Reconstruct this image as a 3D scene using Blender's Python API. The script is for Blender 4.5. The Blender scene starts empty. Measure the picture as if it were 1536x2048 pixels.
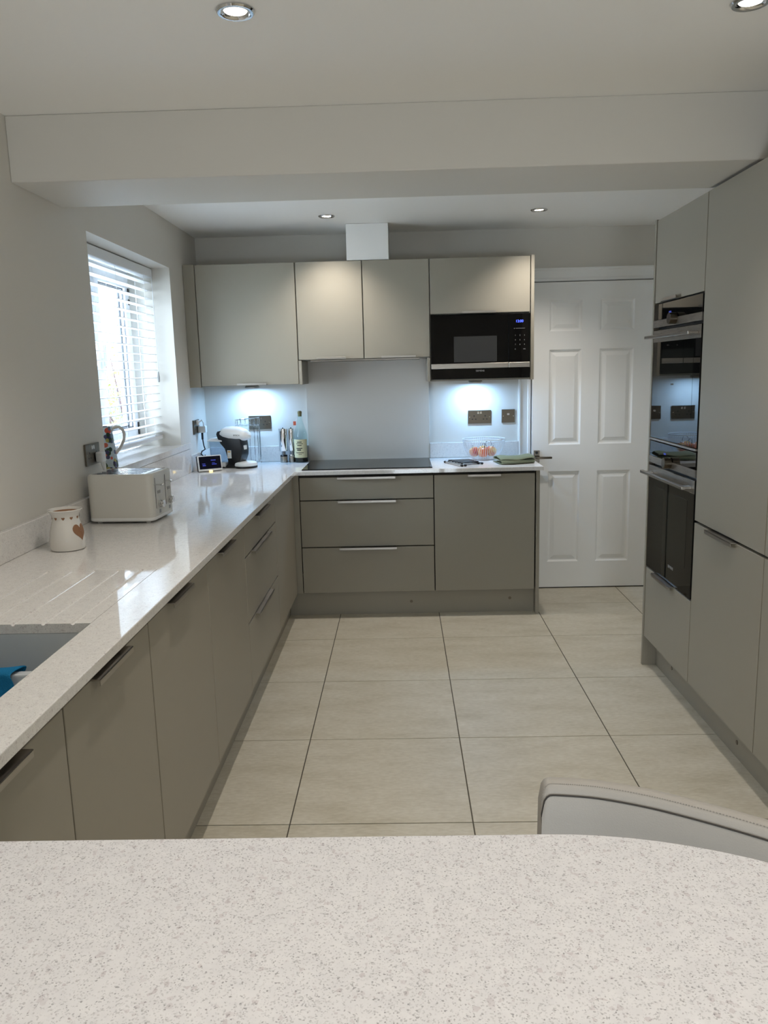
import bpy, bmesh, math, random
from mathutils import Vector, Matrix
random.seed(7)
S = bpy.context.scene
COL = S.collection
PI = math.pi
# ------------------------------------------------------------------ camera
cam = bpy.data.cameras.new('camera'); cam_o = bpy.data.objects.new('camera', cam); COL.objects.link(cam_o)
cam.sensor_fit = 'AUTO'; cam.sensor_width = 36.0; cam.lens = 1583.13 / 2048 * 36.0
cam.clip_start = 0.02; cam.clip_end = 100
_r = Vector((0.99949229, 0.01989914, -0.0248834)); _u = Vector((0.0210031, 0.17578301, 0.98420486)); _f = Vector((-0.02395891, 0.9842278, -0.17527582))
m = Matrix.Identity(4)
for i in range(3):
    m[i][0] = _r[i]; m[i][1] = _u[i]; m[i][2] = -_f[i]; m[i][3] = (1.67665, -4.863, 1.4722)[i]
cam_o.matrix_world = m
S.camera = cam_o
# ------------------------------------------------------------------ world, daylight, exposure
w = bpy.data.worlds.new('sky'); S.world = w; w.use_nodes = True
w.node_tree.nodes['Background'].inputs['Color'].default_value = (0.76, 0.88, 1.0, 1)
w.node_tree.nodes['Background'].inputs['Strength'].default_value = 14.0
def portal(name, loc, rot, sx, sy):
    l = bpy.data.lights.new(name, 'AREA'); l.shape = 'RECTANGLE'; l.size = sx; l.size_y = sy; l.cycles.is_portal = True
    o = bpy.data.objects.new(name, l); o.location = loc; o.rotation_euler = rot; COL.objects.link(o); return o
# sky portals: guide sampling of the sky through the kitchen window and the added fill opening (they emit nothing themselves)
portal('fill_opening_portal', (2.0, -7.05, .45), (PI/2, 0, 0), 0.9, 0.9)
portal('kitchen_window_portal', (.07, -.86, 1.575), (0, -PI/2, 0), 1.0, 1.2)
DOWN_W = 31.0; DOWN_C = (1.0, 0.935, 0.855)
UNDER_W = 3.0; UNDER_C = (0.32, 0.60, 1.0)
S.view_settings.view_transform = 'Standard'; S.view_settings.look = 'None'
S.view_settings.gamma = 1.0; S.view_settings.use_curve_mapping = False
S.view_settings.exposure = 0.31
S.cycles.max_bounces = 10; S.cycles.diffuse_bounces = 6; S.cycles.glossy_bounces = 5; S.cycles.transmission_bounces = 8
S.cycles.transparent_max_bounces = 12; S.cycles.caustics_reflective = False; S.cycles.caustics_refractive = False
S.cycles.sample_clamp_indirect = 6.0

# ------------------------------------------------------------------ materials
def srgb(c):
    return tuple(((v/255) / 12.92 if v/255 <= 0.04045 else ((v/255 + 0.055) / 1.055) ** 2.4) for v in c) + (1.0,)
def mat(name, c, rough=0.5, metal=0.0, spec=0.5, coat=0.0, trans=0.0, ior=1.45, emit=None, es=0.0):
    M = bpy.data.materials.new(name); M.use_nodes = True
    b = M.node_tree.nodes['Principled BSDF']
    b.inputs['Base Color'].default_value = srgb(c); b.inputs['Roughness'].default_value = rough
    b.inputs['Metallic'].default_value = metal; b.inputs['Specular IOR Level'].default_value = spec
    b.inputs['Coat Weight'].default_value = coat; b.inputs['Transmission Weight'].default_value = trans; b.inputs['IOR'].default_value = ior
    if emit: b.inputs['Emission Color'].default_value = srgb(emit); b.inputs['Emission Strength'].default_value = es
    return M
def nt(M): return M.node_tree.nodes, M.node_tree.links, M.node_tree.nodes['Principled BSDF']
def node(N, t, **k):
    n = N.new(t)
    for a, v in k.items(): setattr(n, a, v)
    return n
def ramp(N, stops):
    r = N.new('ShaderNodeValToRGB'); e = r.color_ramp.elements
    while len(e) < len(stops): e.new(0.5)
    for i, (p, c) in enumerate(stops): e[i].position = p; e[i].color = c if len(c) == 4 else srgb(c)
    return r
def bump(M, scale, strength, dist=0.002, detail=3):
    N, L, b = nt(M)
    tc = node(N, 'ShaderNodeTexCoord'); nz = node(N, 'ShaderNodeTexNoise'); nz.inputs['Scale'].default_value = scale; nz.inputs['Detail'].default_value = detail
    bp = node(N, 'ShaderNodeBump'); bp.inputs['Strength'].default_value = strength; bp.inputs['Distance'].default_value = dist
    L.new(tc.outputs['Object'], nz.inputs['Vector']); L.new(nz.outputs['Fac'], bp.inputs['Height']); L.new(bp.outputs['Normal'], b.inputs['Normal'])
    return M
def quartz(name, base, rough, k=1.0):
    M = mat(name, base, rough)
    N, L, b = nt(M)
    tc = node(N, 'ShaderNodeTexCoord')
    v = node(N, 'ShaderNodeTexVoronoi'); v.inputs['Scale'].default_value = 600; v.inputs['Randomness'].default_value = 1
    v2 = node(N, 'ShaderNodeTexVoronoi'); v2.inputs['Scale'].default_value = 210
    nz = node(N, 'ShaderNodeTexNoise'); nz.inputs['Scale'].default_value = 60; nz.inputs['Detail'].default_value = 4
    L.new(tc.outputs['Object'], v.inputs['Vector']); L.new(tc.outputs['Object'], v2.inputs['Vector']); L.new(tc.outputs['Object'], nz.inputs['Vector'])
    sep = node(N, 'ShaderNodeSeparateColor'); L.new(v.outputs['Color'], sep.inputs['Color'])
    d = [max(0, x - 62*k) for x in base]
    r = ramp(N, [(0.0, base), (0.74, base), (0.84, [x - 14*k for x in base]), (0.96, [x - 30*k for x in base]), (1.0, d)]); L.new(sep.outputs['Red'], r.inputs['Fac'])
    sep2 = node(N, 'ShaderNodeSeparateColor'); L.new(v2.outputs['Color'], sep2.inputs['Color'])
    r2 = ramp(N, [(0.0, (255, 255, 255)), (0.93, (255, 255, 255)), (1.0, (236, 231, 232))]); L.new(sep2.outputs['Green'], r2.inputs['Fac'])
    r3 = ramp(N, [(0.3, (246, 246, 247)), (0.7, (255, 255, 255))]); L.new(nz.outputs['Fac'], r3.inputs['Fac'])
    mx = node(N, 'ShaderNodeMix', data_type='RGBA', blend_type='MULTIPLY'); mx.inputs['Factor'].default_value = 1
    L.new(r.outputs['Color'], mx.inputs[6]); L.new(r2.outputs['Color'], mx.inputs[7])
    mx2 = node(N, 'ShaderNodeMix', data_type='RGBA', blend_type='MULTIPLY'); mx2.inputs['Factor'].default_value = 1
    L.new(mx.outputs[2], mx2.inputs[6]); L.new(r3.outputs['Color'], mx2.inputs[7]); L.new(mx2.outputs[2], b.inputs['Base Color'])
    return M
def brushed(name, c, rough=0.3):
    M = mat(name, c, rough, 1.0)
    N, L, b = nt(M)
    tc = node(N, 'ShaderNodeTexCoord'); mp = node(N, 'ShaderNodeMapping'); mp.inputs['Scale'].default_value = (4, 4, 900)
    nz = node(N, 'ShaderNodeTexNoise'); nz.inputs['Scale'].default_value = 2; nz.inputs['Detail'].default_value = 2
    r = ramp(N, [(0.3, (rough-.08,)*3 + (1,)), (0.7, (rough+.1,)*3 + (1,))])
    L.new(tc.outputs['Object'], mp.inputs['Vector']); L.new(mp.outputs['Vector'], nz.inputs['Vector']); L.new(nz.outputs['Fac'], r.inputs['Fac']); L.new(r.outputs['Color'], b.inputs['Roughness'])
    return M
def tile_mat():
    M = mat('floor_porcelain', (208, 201, 183), 0.42)
    N, L, b = nt(M)
    tc = node(N, 'ShaderNodeTexCoord'); oi = node(N, 'ShaderNodeObjectInfo')
    ad = node(N, 'ShaderNodeVectorMath', operation='ADD'); sc = node(N, 'ShaderNodeVectorMath', operation='SCALE'); sc.inputs['Scale'].default_value = 37.0
    cb = node(N, 'ShaderNodeCombineXYZ'); L.new(oi.outputs['Random'], cb.inputs['X']); L.new(oi.outputs['Random'], cb.inputs['Y']); L.new(cb.outputs['Vector'], sc.inputs[0])
    L.new(tc.outputs['Object'], ad.inputs[0]); L.new(sc.outputs['Vector'], ad.inputs[1])
    mp = node(N, 'ShaderNodeMapping'); mp.inputs['Scale'].default_value = (1.0, 2.6, 1); L.new(ad.outputs['Vector'], mp.inputs['Vector'])
    n1 = node(N, 'ShaderNodeTexNoise'); n1.inputs['Scale'].default_value = 3.4; n1.inputs['Detail'].default_value = 8; n1.inputs['Roughness'].default_value = 0.65
    n2 = node(N, 'ShaderNodeTexNoise'); n2.inputs['Scale'].default_value = 38; n2.inputs['Detail'].default_value = 5
    L.new(mp.outputs['Vector'], n1.inputs['Vector']); L.new(mp.outputs['Vector'], n2.inputs['Vector'])
    r1 = ramp(N, [(0.30, (190, 182, 162)), (0.48, (204, 197, 180)), (0.70, (213, 207, 192))]); L.new(n1.outputs['Fac'], r1.inputs['Fac'])
    r2 = ramp(N, [(0.3, (240, 238, 234)), (0.65, (255, 255, 255))]); L.new(n2.outputs['Fac'], r2.inputs['Fac'])
    mx = node(N, 'ShaderNodeMix', data_type='RGBA', blend_type='MULTIPLY'); mx.inputs['Factor'].default_value = 1
    L.new(r1.outputs['Color'], mx.inputs[6]); L.new(r2.outputs['Color'], mx.inputs[7]); L.new(mx.outputs[2], b.inputs['Base Color'])
    return M
def jug_mat():
    M = mat('floral_china', (176, 190, 198), 0.15, coat=0.4)
    N, L, b = nt(M)
    tc = node(N, 'ShaderNodeTexCoord'); prev = None
    for k, (sc, thr, cols) in enumerate([(24, 0.50, [(30, 60, 36), (60, 84, 52), (176, 62, 44), (196, 122, 70), (34, 36, 78)]), (44, 0.44, [(24, 52, 40), (70, 96, 120), (180, 80, 60), (40, 40, 84), (150, 140, 80)])]):
        mp = node(N, 'ShaderNodeMapping'); mp.inputs['Location'].default_value = (k*3.1, k*1.7, k*2.3); L.new(tc.outputs['Object'], mp.inputs['Vector'])
        v = node(N, 'ShaderNodeTexVoronoi'); v.inputs['Scale'].default_value = sc; L.new(mp.outputs['Vector'], v.inputs['Vector'])
        lt = node(N, 'ShaderNodeMath', operation='LESS_THAN'); lt.inputs[1].default_value = thr; L.new(v.outputs['Distance'], lt.inputs[0])
        sp = node(N, 'ShaderNodeSeparateColor'); L.new(v.outputs['Color'], sp.inputs['Color'])
        r = ramp(N, [(i/len(cols), c) for i, c in enumerate(cols)]); r.color_ramp.interpolation = 'CONSTANT'; L.new(sp.outputs['Red'], r.inputs['Fac'])
        mx = node(N, 'ShaderNodeMix', data_type='RGBA'); L.new(lt.outputs['Value'], mx.inputs['Factor'])
        if prev: L.new(prev, mx.inputs[6])
        else: mx.inputs[6].default_value = srgb((176, 190, 198))
        L.new(r.outputs['Color'], mx.inputs[7]); prev = mx.outputs[2]
    L.new(prev, b.inputs['Base Color'])
    return M
def clear_glass(name, tint, rough=0.0, mixf=0.10):
    # thin architectural glass: mostly transparent with a fresnel-like gloss
    M = bpy.data.materials.new(name); M.use_nodes = True; N = M.node_tree.nodes; L = M.node_tree.links; N.clear()
    o = node(N, 'ShaderNodeOutputMaterial'); t = node(N, 'ShaderNodeBsdfTransparent'); t.inputs['Color'].default_value = tint
    g = node(N, 'ShaderNodeBsdfGlossy'); g.inputs['Roughness'].default_value = rough
    mx = node(N, 'ShaderNodeMixShader'); fr = node(N, 'ShaderNodeFresnel'); fr.inputs['IOR'].default_value = 1.45
    ge = node(N, 'ShaderNodeNewGeometry'); ml = node(N, 'ShaderNodeMath', operation='MULTIPLY'); iv = node(N, 'ShaderNodeMath', operation='SUBTRACT'); iv.inputs[0].default_value = 1
    L.new(ge.outputs['Backfacing'], iv.inputs[1]); L.new(iv.outputs[0], ml.inputs[0]); L.new(fr.outputs[0], ml.inputs[1]); L.new(ml.outputs[0], mx.inputs['Fac']); L.new(t.outputs[0], mx.inputs[1]); L.new(g.outputs[0], mx.inputs[2]); L.new(mx.outputs[0], o.inputs['Surface'])
    return M
def apple_mat():
    M = mat('apple_skin', (200, 90, 50), 0.3)
    N, L, b = nt(M); tc = node(N, 'ShaderNodeTexCoord'); oi = node(N, 'ShaderNodeObjectInfo')
    nz = node(N, 'ShaderNodeTexNoise'); nz.inputs['Scale'].default_value = 16; nz.inputs['Detail'].default_value = 3
    ad = node(N, 'ShaderNodeVectorMath', operation='ADD'); L.new(tc.outputs['Object'], ad.inputs[0]); L.new(oi.outputs['Random'], ad.inputs[1]); L.new(ad.outputs[0], nz.inputs['Vector'])
    r = ramp(N, [(0.36, (190, 60, 40)), (0.5, (214, 112, 66)), (0.62, (236, 190, 120))]); L.new(nz.outputs['Fac'], r.inputs['Fac']); L.new(r.outputs['Color'], b.inputs['Base Color'])
    return M

WALL = bump(mat('wall_paint', (211, 207, 199), 0.55), 240, 0.08, 0.001)
CEIL = bump(mat('ceiling_paint', (243, 241, 237), 0.6), 240, 0.06, 0.001)
WHITE = mat('white_gloss_paint', (240, 240, 238), 0.38)
UPVC = mat('white_upvc', (235, 238, 242), 0.3)
CAB = bump(mat('taupe_matt_lacquer', (151, 145, 132), 0.42, spec=0.4), 900, 0.03, 0.0004)
CARC = mat('gap_shade_carcass', (58, 54, 49), 0.7)  # carcass colour darkened to paint shade into the gaps between fronts
QTZ = quartz('white_quartz_worktop', (228, 225, 221), 0.05, .55)
QTZ_BAR = quartz('white_quartz_bar', (223, 221, 222), 0.035)
TILE = tile_mat()
GROUT = mat('grey_grout', (92, 86, 76), 0.85)
STEEL = brushed('brushed_steel', (168, 161, 152), 0.32)
HANDLE = brushed('handle_steel', (176, 170, 162), 0.36)
CHROME = mat('chrome', (225, 225, 225), 0.08, 1.0)
NICKEL = mat('satin_nickel', (112, 104, 92), 0.28, 1.0)
BLACKG = mat('black_glass', (4, 4, 5), 0.03, spec=0.28)
OVENG = mat('oven_door_glass', (12, 12, 12), 0.02, spec=0.6, ior=1.5)
BLACKP = mat('black_plastic', (14, 15, 18), 0.32)
DARKG = mat('tinted_window', (52, 53, 54), 0.12)
RUBBER = mat('black_rubber', (22, 22, 24), 0.6)
WPLAST = mat('white_plastic', (226, 227, 226), 0.28)
TOAST = mat('toaster_white', (206, 204, 197), 0.3)
CERAM = mat('white_glazed_ceramic', (214, 211, 205), 0.12, coat=0.3)
INNER = mat('terracotta_inside', (140, 102, 74), 0.7)
SINKM = mat('sink_ceramic', (196, 200, 202), 0.2)
SPLASH = mat('grey_splashback', (204, 198, 189), 0.35)
LEATH = bump(mat('grey_leather', (168, 163, 156), 0.5, spec=0.3), 420, 0.18, 0.0015)
STITCH = mat('stitching', (150, 146, 138), 0.8)
PIPING = mat('dark_piping', (58, 54, 50), 0.6)
GREEN = bump(mat('sage_cloth', (120, 127, 106), 0.95, spec=0.1), 700, 0.3, 0.002)
BLUE = bump(mat('blue_microfibre', (38, 124, 172), 0.95, spec=0.1), 500, 0.9, 0.004)
LAMP = mat('lamp_lens', (255, 255, 255), 0.4, emit=(255, 247, 232), es=14)
ULAMP = mat('under_lamp_lens', (255, 255, 255), 0.4, emit=(214, 236, 255), es=16)
JUG = jug_mat()
WGLASS = clear_glass('window_glass', (0.97, 0.99, 1, 1))
BOTTLE = clear_glass('pale_green_glass', (0.90, 0.975, 0.97, 1))
CLEARP = clear_glass('clear_plastic', (0.86, 0.89, 0.92, 1))
CORK = mat('cork_stopper', (122, 110, 74), 0.8)
LABEL = mat('cream_paper_label', (206, 198, 160), 0.7)
INK = mat('dark_ink', (52, 48, 44), 0.7)
LIQ = mat('dark_vinegar', (26, 20, 14), 0.15)
REDTAG = mat('orange_tag', (206, 96, 70), 0.6)
APPLE = apple_mat()
TWIG = mat('dark_twig', (62, 40, 42), 0.7)
WIREW = mat('white_wire', (222, 228, 234), 0.3)
SCREEN = mat('display_screen', (8, 9, 16), 0.06, emit=(20, 24, 70), es=0.06)
BLUELED = mat('blue_led', (40, 60, 255), 0.5, emit=(84, 106, 255), es=2.2)
DIMLED = mat('dim_blue_digits', (60, 70, 170), 0.5, emit=(60, 74, 190), es=0.18)
AMBER = mat('amber_led', (255, 230, 160), 0.5, emit=(255, 228, 150), es=1.6)
GREYPRINT = mat('grey_print', (150, 150, 150), 0.5)
FENCEM = mat('weathered_fence', (66, 80, 104), 0.8)
BOUNCEM = mat('pale_bounce_ground', (222, 222, 218), 0.9)  # outside ground lightened to bounce sky light up to the kitchen ceiling
LEAF = mat('yellow_green_leaf', (92, 104, 34), 0.6)
STICK = mat('sticker_white', (220, 218, 212), 0.5)
ORANGE = mat('sticker_orange', (216, 160, 70), 0.5)
GASKET = mat('grey_gasket', (88, 92, 98), 0.6)

# ------------------------------------------------------------------ mesh helpers
class MB:
    def __init__(s): s.bm = bmesh.new(); s.smooth = False
    def box(s, x0, x1, y0, y1, z0, z1, bev=0.0, seg=1, mtx=None):
        b = bmesh.new()
        vs = [b.verts.new((x, y, z)) for x in (x0, x1) for y in (y0, y1) for z in (z0, z1)]
        for f in ((0, 1, 3, 2), (4, 6, 7, 5), (0, 4, 5, 1), (2, 3, 7, 6), (0, 2, 6, 4), (1, 5, 7, 3)): b.faces.new([vs[i] for i in f])
        bmesh.ops.recalc_face_normals(b, faces=b.faces)
        if bev: bmesh.ops.bevel(b, geom=list(b.edges), offset=bev, segments=seg, affect='EDGES', profile=0.5)
        return s.join(b, mtx)
    def join(s, b, mtx=None):
        if mtx: b.transform(mtx)
        me = bpy.data.meshes.new('tmp'); b.to_mesh(me); b.free(); s.bm.from_mesh(me); bpy.data.meshes.remove(me); return s
    def poly(s, pts, thick, axis='z', off=0.0, bev=0.0, seg=1, holes=None, mtx=None):
        # prism: outline pts (2D) extruded along axis from off to off+thick
        b = bmesh.new()
        def P(p, h):
            return {'z': (p[0], p[1], h), 'y': (p[0], h, p[1]), 'x': (h, p[0], p[1])}[axis]
        vs = [b.verts.new(P(p, off)) for p in pts]; f = b.faces.new(vs)
        r = bmesh.ops.extrude_face_region(b, geom=[f]); d = Vector(P((0, 0), thick))
        bmesh.ops.translate(b, verts=[v for v in r['geom'] if isinstance(v, bmesh.types.BMVert)], vec=d)
        bmesh.ops.recalc_face_normals(b, faces=b.faces)
        if bev: bmesh.ops.bevel(b, geom=list(b.edges), offset=bev, segments=seg, affect='EDGES', profile=0.5)
        return s.join(b, mtx)
    def lathe(s, prof, cx=0, cy=0, n=32, mtx=None, arc=2*PI, a0=0):
        b = bmesh.new(); rings = []; full = abs(arc - 2*PI) < 1e-6; k = n if full else n + 1
        for (r, z) in prof:
            if r < 1e-6: rings.append([b.verts.new((cx, cy, z))])
            else: rings.append([b.verts.new((cx + r*math.cos(a0 + arc*i/n), cy + r*math.sin(a0 + arc*i/n), z)) for i in range(k)])
        for A, B in zip(rings, rings[1:]):
            for i in range(n):
                j = (i + 1) % k
                if len(A) == 1 and len(B) == 1: continue
                if len(A) == 1: b.faces.new((A[0], B[j], B[i]))
                elif len(B) == 1: b.faces.new((A[i], A[j], B[0]))
                else: b.faces.new((A[i], A[j], B[j], B[i]))
        bmesh.ops.recalc_face_normals(b, faces=b.faces); s.smooth = True
        return s.join(b, mtx)
    def cyl(s, c, r, h, n=24, axis='z', bev=0.0):
        pr = [(0, 0), (r - bev, 0), (r, bev), (r, h - bev), (r - bev, h), (0, h)] if bev else [(0, 0), (r, 0), (r, h), (0, h)]
        rot = {'z': Matrix.Identity(4), 'y': Matrix.Rotation(-PI/2, 4, 'X'), 'x': Matrix.Rotation(PI/2, 4, 'Y')}[axis]
        return s.lathe(pr, n=n, mtx=Matrix.Translation(Vector(c)) @ rot)
    def tube(s, pts, r, n=8, closed=False, flat=1.0):
        b = bmesh.new(); P = [Vector(p) for p in pts]; rings = []; m_ = len(P)
        up = None
        for i in range(m_):
            a = P[(i - 1) % m_] if (closed or i > 0) else P[i]; c = P[(i + 1) % m_] if (closed or i < m_ - 1) else P[i]
            t = (c - a); t = t.normalized() if t.length > 1e-9 else Vector((0, 0, 1))
            if up is None:
                up = Vector((0, 0, 1)) if abs(t.z) < 0.9 else Vector((1, 0, 0))
            sd = t.cross(up)
            if sd.length < 1e-6: sd = t.orthogonal()
            sd.normalize(); up2 = sd.cross(t).normalized(); up = up2
            rr = r[i] if isinstance(r, (list, tuple)) else r
            rings.append([b.verts.new(P[i] + sd*(rr*math.cos(2*PI*k/n)) + up2*(rr*flat*math.sin(2*PI*k/n))) for k in range(n)])
        for i in range(m_ if closed else m_ - 1):
            A = rings[i]; B = rings[(i + 1) % m_]
            for k in range(n): b.faces.new((A[k], A[(k+1) % n], B[(k+1) % n], B[k]))
        if not closed:
            b.faces.new(rings[0][::-1]); b.faces.new(rings[-1])
        bmesh.ops.recalc_face_normals(b, faces=b.faces); s.smooth = True
        return s.join(b)
    def ball(s, c, rx, ry, rz, u=24, v=14, mtx=None):
        b = bmesh.new(); bmesh.ops.create_uvsphere(b, u_segments=u, v_segments=v, radius=1)
        b.transform(Matrix.Translation(Vector(c)) @ (mtx or Matrix.Identity(4)) @ Matrix.Diagonal((rx, ry, rz, 1))); s.smooth = True
        return s.join(b)
    def grid(s, rows, closed_v=False):
        b = bmesh.new(); R = [[b.verts.new(p) for p in row] for row in rows]; n = len(R[0])
        for A, B in zip(R, R[1:]):
            for i in range(n if closed_v else n - 1): b.faces.new((A[i], A[(i+1) % n], B[(i+1) % n], B[i]))
        s.smooth = True; return s.join(b)
    def build(s, name, material, parent=None, origin=None, smooth=None, angle=35):
        me = bpy.data.meshes.new(name)
        org = Vector(origin) if origin else (Vector(parent['_o']) if parent is not None and '_o' in parent else Vector((0, 0, 0)))
        bmesh.ops.translate(s.bm, verts=s.bm.verts, vec=-org)
        sm = s.smooth if smooth is None else smooth
        for f in s.bm.faces: f.smooth = True
        lim = math.radians(angle if sm else 20)
        for e in s.bm.edges:
            if len(e.link_faces) != 2 or e.calc_face_angle(0) > lim: e.smooth = False
        s.bm.to_mesh(me); s.bm.free()
        me.materials.append(material)
        o = bpy.data.objects.new(name, me); COL.objects.link(o)
        if parent is not None: o.parent = parent; o['_o'] = tuple(org)
        else: o.location = org; o['_o'] = tuple(org)
        return o
def thing(name, label, cat, loc, group=None, rz=0.0, local=False):
    o = bpy.data.objects.new(name, None); o.empty_display_size = 0.05; o.location = loc; o.rotation_euler = (0, 0, rz); COL.objects.link(o)
    o['label'] = label; o['category'] = cat; o['_o'] = (0.0, 0.0, 0.0) if local else tuple(loc)
    if group: o['group'] = group
    return o
def tag(o, label, cat, group=None):
    o['label'] = label; o['category'] = cat
    if group: o['group'] = group
    return o
def struct(o): o['kind'] = 'structure'; return o
def text(body, size, material, parent, mtx, name='lettering', label=None, ext=0.0004):
    c = bpy.data.curves.new(name, 'FONT'); c.body = body; c.size = size; c.align_x = 'CENTER'; c.align_y = 'CENTER'; c.extrude = ext
    tmp = bpy.data.objects.new('tmp', c); COL.objects.link(tmp); dg = bpy.context.evaluated_depsgraph_get(); dg.update()
    me = bpy.data.meshes.new_from_object(tmp.evaluated_get(dg)); bpy.data.objects.remove(tmp); bpy.data.curves.remove(c)
    me.transform(mtx); org = Vector(parent['_o']); me.transform(Matrix.Translation(-org))
    me.materials.clear(); me.materials.append(material)
    o = bpy.data.objects.new(name, me); COL.objects.link(o); o.parent = parent; o['_o'] = tuple(org)
    return o
def facing_minus_y(x, y, z): return Matrix.Translation((x, y, z)) @ Matrix.Rotation(PI/2, 4, 'X')
def facing_minus_x(x, y, z): return Matrix.Translation((x, y, z)) @ Matrix.Rotation(-PI/2, 4, 'Z') @ Matrix.Rotation(PI/2, 4, 'X')
def facing_plus_x(x, y, z): return Matrix.Translation((x, y, z)) @ Matrix.Rotation(PI/2, 4, 'Z') @ Matrix.Rotation(PI/2, 4, 'X')

# ------------------------------------------------------------------ room shell
XL, XR, YB, YF, ZC = 0.39, 3.47, 0.365, -7.0, 2.332
fl = MB(); fl.box(XL - .3, XR + .1, YF - .1, YB + .1, -0.12, -0.003); floor = struct(fl.build('floor', GROUT))
xs = [1.2798 + .6066*i for i in range(-2, 5)]; ys = [-.6318 - .6118*j for j in range(-2, 12)]
full = None
for i in range(len(xs) - 1):
    for j in range(len(ys) - 1):
        g = .0021
        x0, x1 = max(xs[i] + g, XL), min(xs[i+1] - g, XR); y0, y1 = max(ys[j+1] + g, YF), min(ys[j] - g, YB)
        if x1 - x0 < .01 or y1 - y0 < .01: continue
        whole = abs(x1 - x0 - (.6066 - 2*g)) < 1e-6 and abs(y1 - y0 - (.6118 - 2*g)) < 1e-6
        if whole and full: t = full.copy(); COL.objects.link(t)
        else:
            b = MB(); b.box(-(x1-x0)/2, (x1-x0)/2, -(y1-y0)/2, (y1-y0)/2, -.0028, 0.0, .0008)
            t = b.build('floor_tile', TILE); t.parent = floor
            if whole: full = t
        t.location = ((x0+x1)/2, (y0+y1)/2, 0)
c = MB(); c.box(XL - .3, XR + .1, YF - .1, YB + .1, ZC, ZC + .12); struct(c.build('ceiling', CEIL))
# left wall with the window opening
WY0, WY1, WZ0, WZ1 = -1.462, -.262, 1.076, 2.074
b = MB(); b.box(.06, XL, YF - .1, WY0, 0, ZC); b.box(.06, XL, WY1, YB + .1, 0, ZC); b.box(.06, XL, WY0, WY1, 0, 1.04); b.box(.06, XL, WY0, WY1, WZ1, ZC)
struct(b.build('wall_left', WALL))
# back wall with door opening; panel behind the leaf added to block light leaks
DX0, DX1, DZ1 = 2.526, 3.29, 2.0
b = MB(); b.box(XL, DX0 - .004, YB, YB + .1, 0, ZC); b.box(DX1 + .004, XR + .1, YB, YB + .1, 0, ZC); b.box(DX0 - .004, DX1 + .004, YB, YB + .1, DZ1 + .004, ZC); b.box(DX0 - .004, DX1 + .004, YB + .06, YB + .1, 0, DZ1 + .004)
struct(b.build('wall_back', WALL))
b = MB(); b.box(XR, XR + .1, YF - .1, YB, 0, ZC); struct(b.build('wall_right', WALL))
b = MB(); b.box(XL, 1.55, YF - .1, YF, 0, ZC); b.box(2.45, XR, YF - .1, YF, 0, ZC); b.box(1.55, 2.45, YF - .1, YF, .9, ZC); struct(b.build('wall_front', WALL))  # unseen low opening added, sized to let in fill light from the sky
b = MB(); b.box(XL, XR, -2.09, -1.68, 2.122, ZC, .004, 2); struct(b.build('ceiling_beam', WALL))

# ------------------------------------------------------------------ internal door
door = struct(bpy.data.objects.new('door_1', None)); COL.objects.link(door); door.location = (DX0, .33, 0); door['_o'] = (DX0, .33, 0.0)
yf = .335
cols = [DX0 + .003, 2.636, 2.843, 2.957, 3.174, DX1 - .003]; rows = [.008, .184, .795, .969, 1.58, 1.694, 1.888, DZ1 - .002]
b = bmesh.new()
panels = []
for i in range(5):
    for j in range(7):
        if i in (1, 3) and j in (1, 3, 5): panels.append((cols[i], cols[i+1], rows[j], rows[j+1])); continue
        b.faces.new([b.verts.new(p) for p in ((cols[i], yf, rows[j]), (cols[i+1], yf, rows[j]), (cols[i+1], yf, rows[j+1]), (cols[i], yf, rows[j+1]))])
leaf = MB(); leaf.join(b); leaf.box(cols[0], cols[-1], yf + .016, yf + .04, rows[0], rows[-1])
x0, x1, z0, z1 = cols[0], cols[-1], rows[0], rows[-1]
for q in (((x0, z0), (x1, z0)), ((x1, z0), (x1, z1)), ((x1, z1), (x0, z1)), ((x0, z1), (x0, z0))):
    (a, c_), (d, e) = q; leaf.grid([[(a, yf, c_), (d, yf, e)], [(a, yf + .02, c_), (d, yf + .02, e)]])
bmesh.ops.remove_doubles(leaf.bm, verts=leaf.bm.verts, dist=1e-5)
leaf.build('door_leaf', WHITE, door)
for (x0, x1, z0, z1) in panels:
    p = MB(); rings = []
    for ins, dp in ((0, 0), (.004, .004), (.010, .010), (.017, .0115), (.020, .0115), (.042, .003), (.044, .0026)):
        rings.append([(x0+ins, yf+dp, z0+ins), (x1-ins, yf+dp, z0+ins), (x1-ins, yf+dp, z1-ins), (x0+ins, yf+dp, z1-ins)])
    p.grid(rings, closed_v=True); p.bm.faces.new([p.bm.verts.new(v) for v in rings[-1]])
    p.build('door_panel', WHITE, door, angle=12)
h = MB(); h.box(2.541, 2.579, yf - .008, yf, .857, .935, .0015); hp = h.build('door_handle', NICKEL, door)
h = MB(); h.cyl((2.560, yf - .012, .921), .009, .006, 16, 'y'); h.box(2.5575, 2.5625, yf - .014, yf - .011, .913, .930); h.build('privacy_turn', BLACKP, hp)
h = MB(); h.cyl((2.556, yf - .05, .891), .009, .045, 16, 'y'); h.box(2.547, 2.652, yf - .062, yf - .046, .884, .898, .004, 2); h.build('lever', NICKEL, hp)
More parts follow.
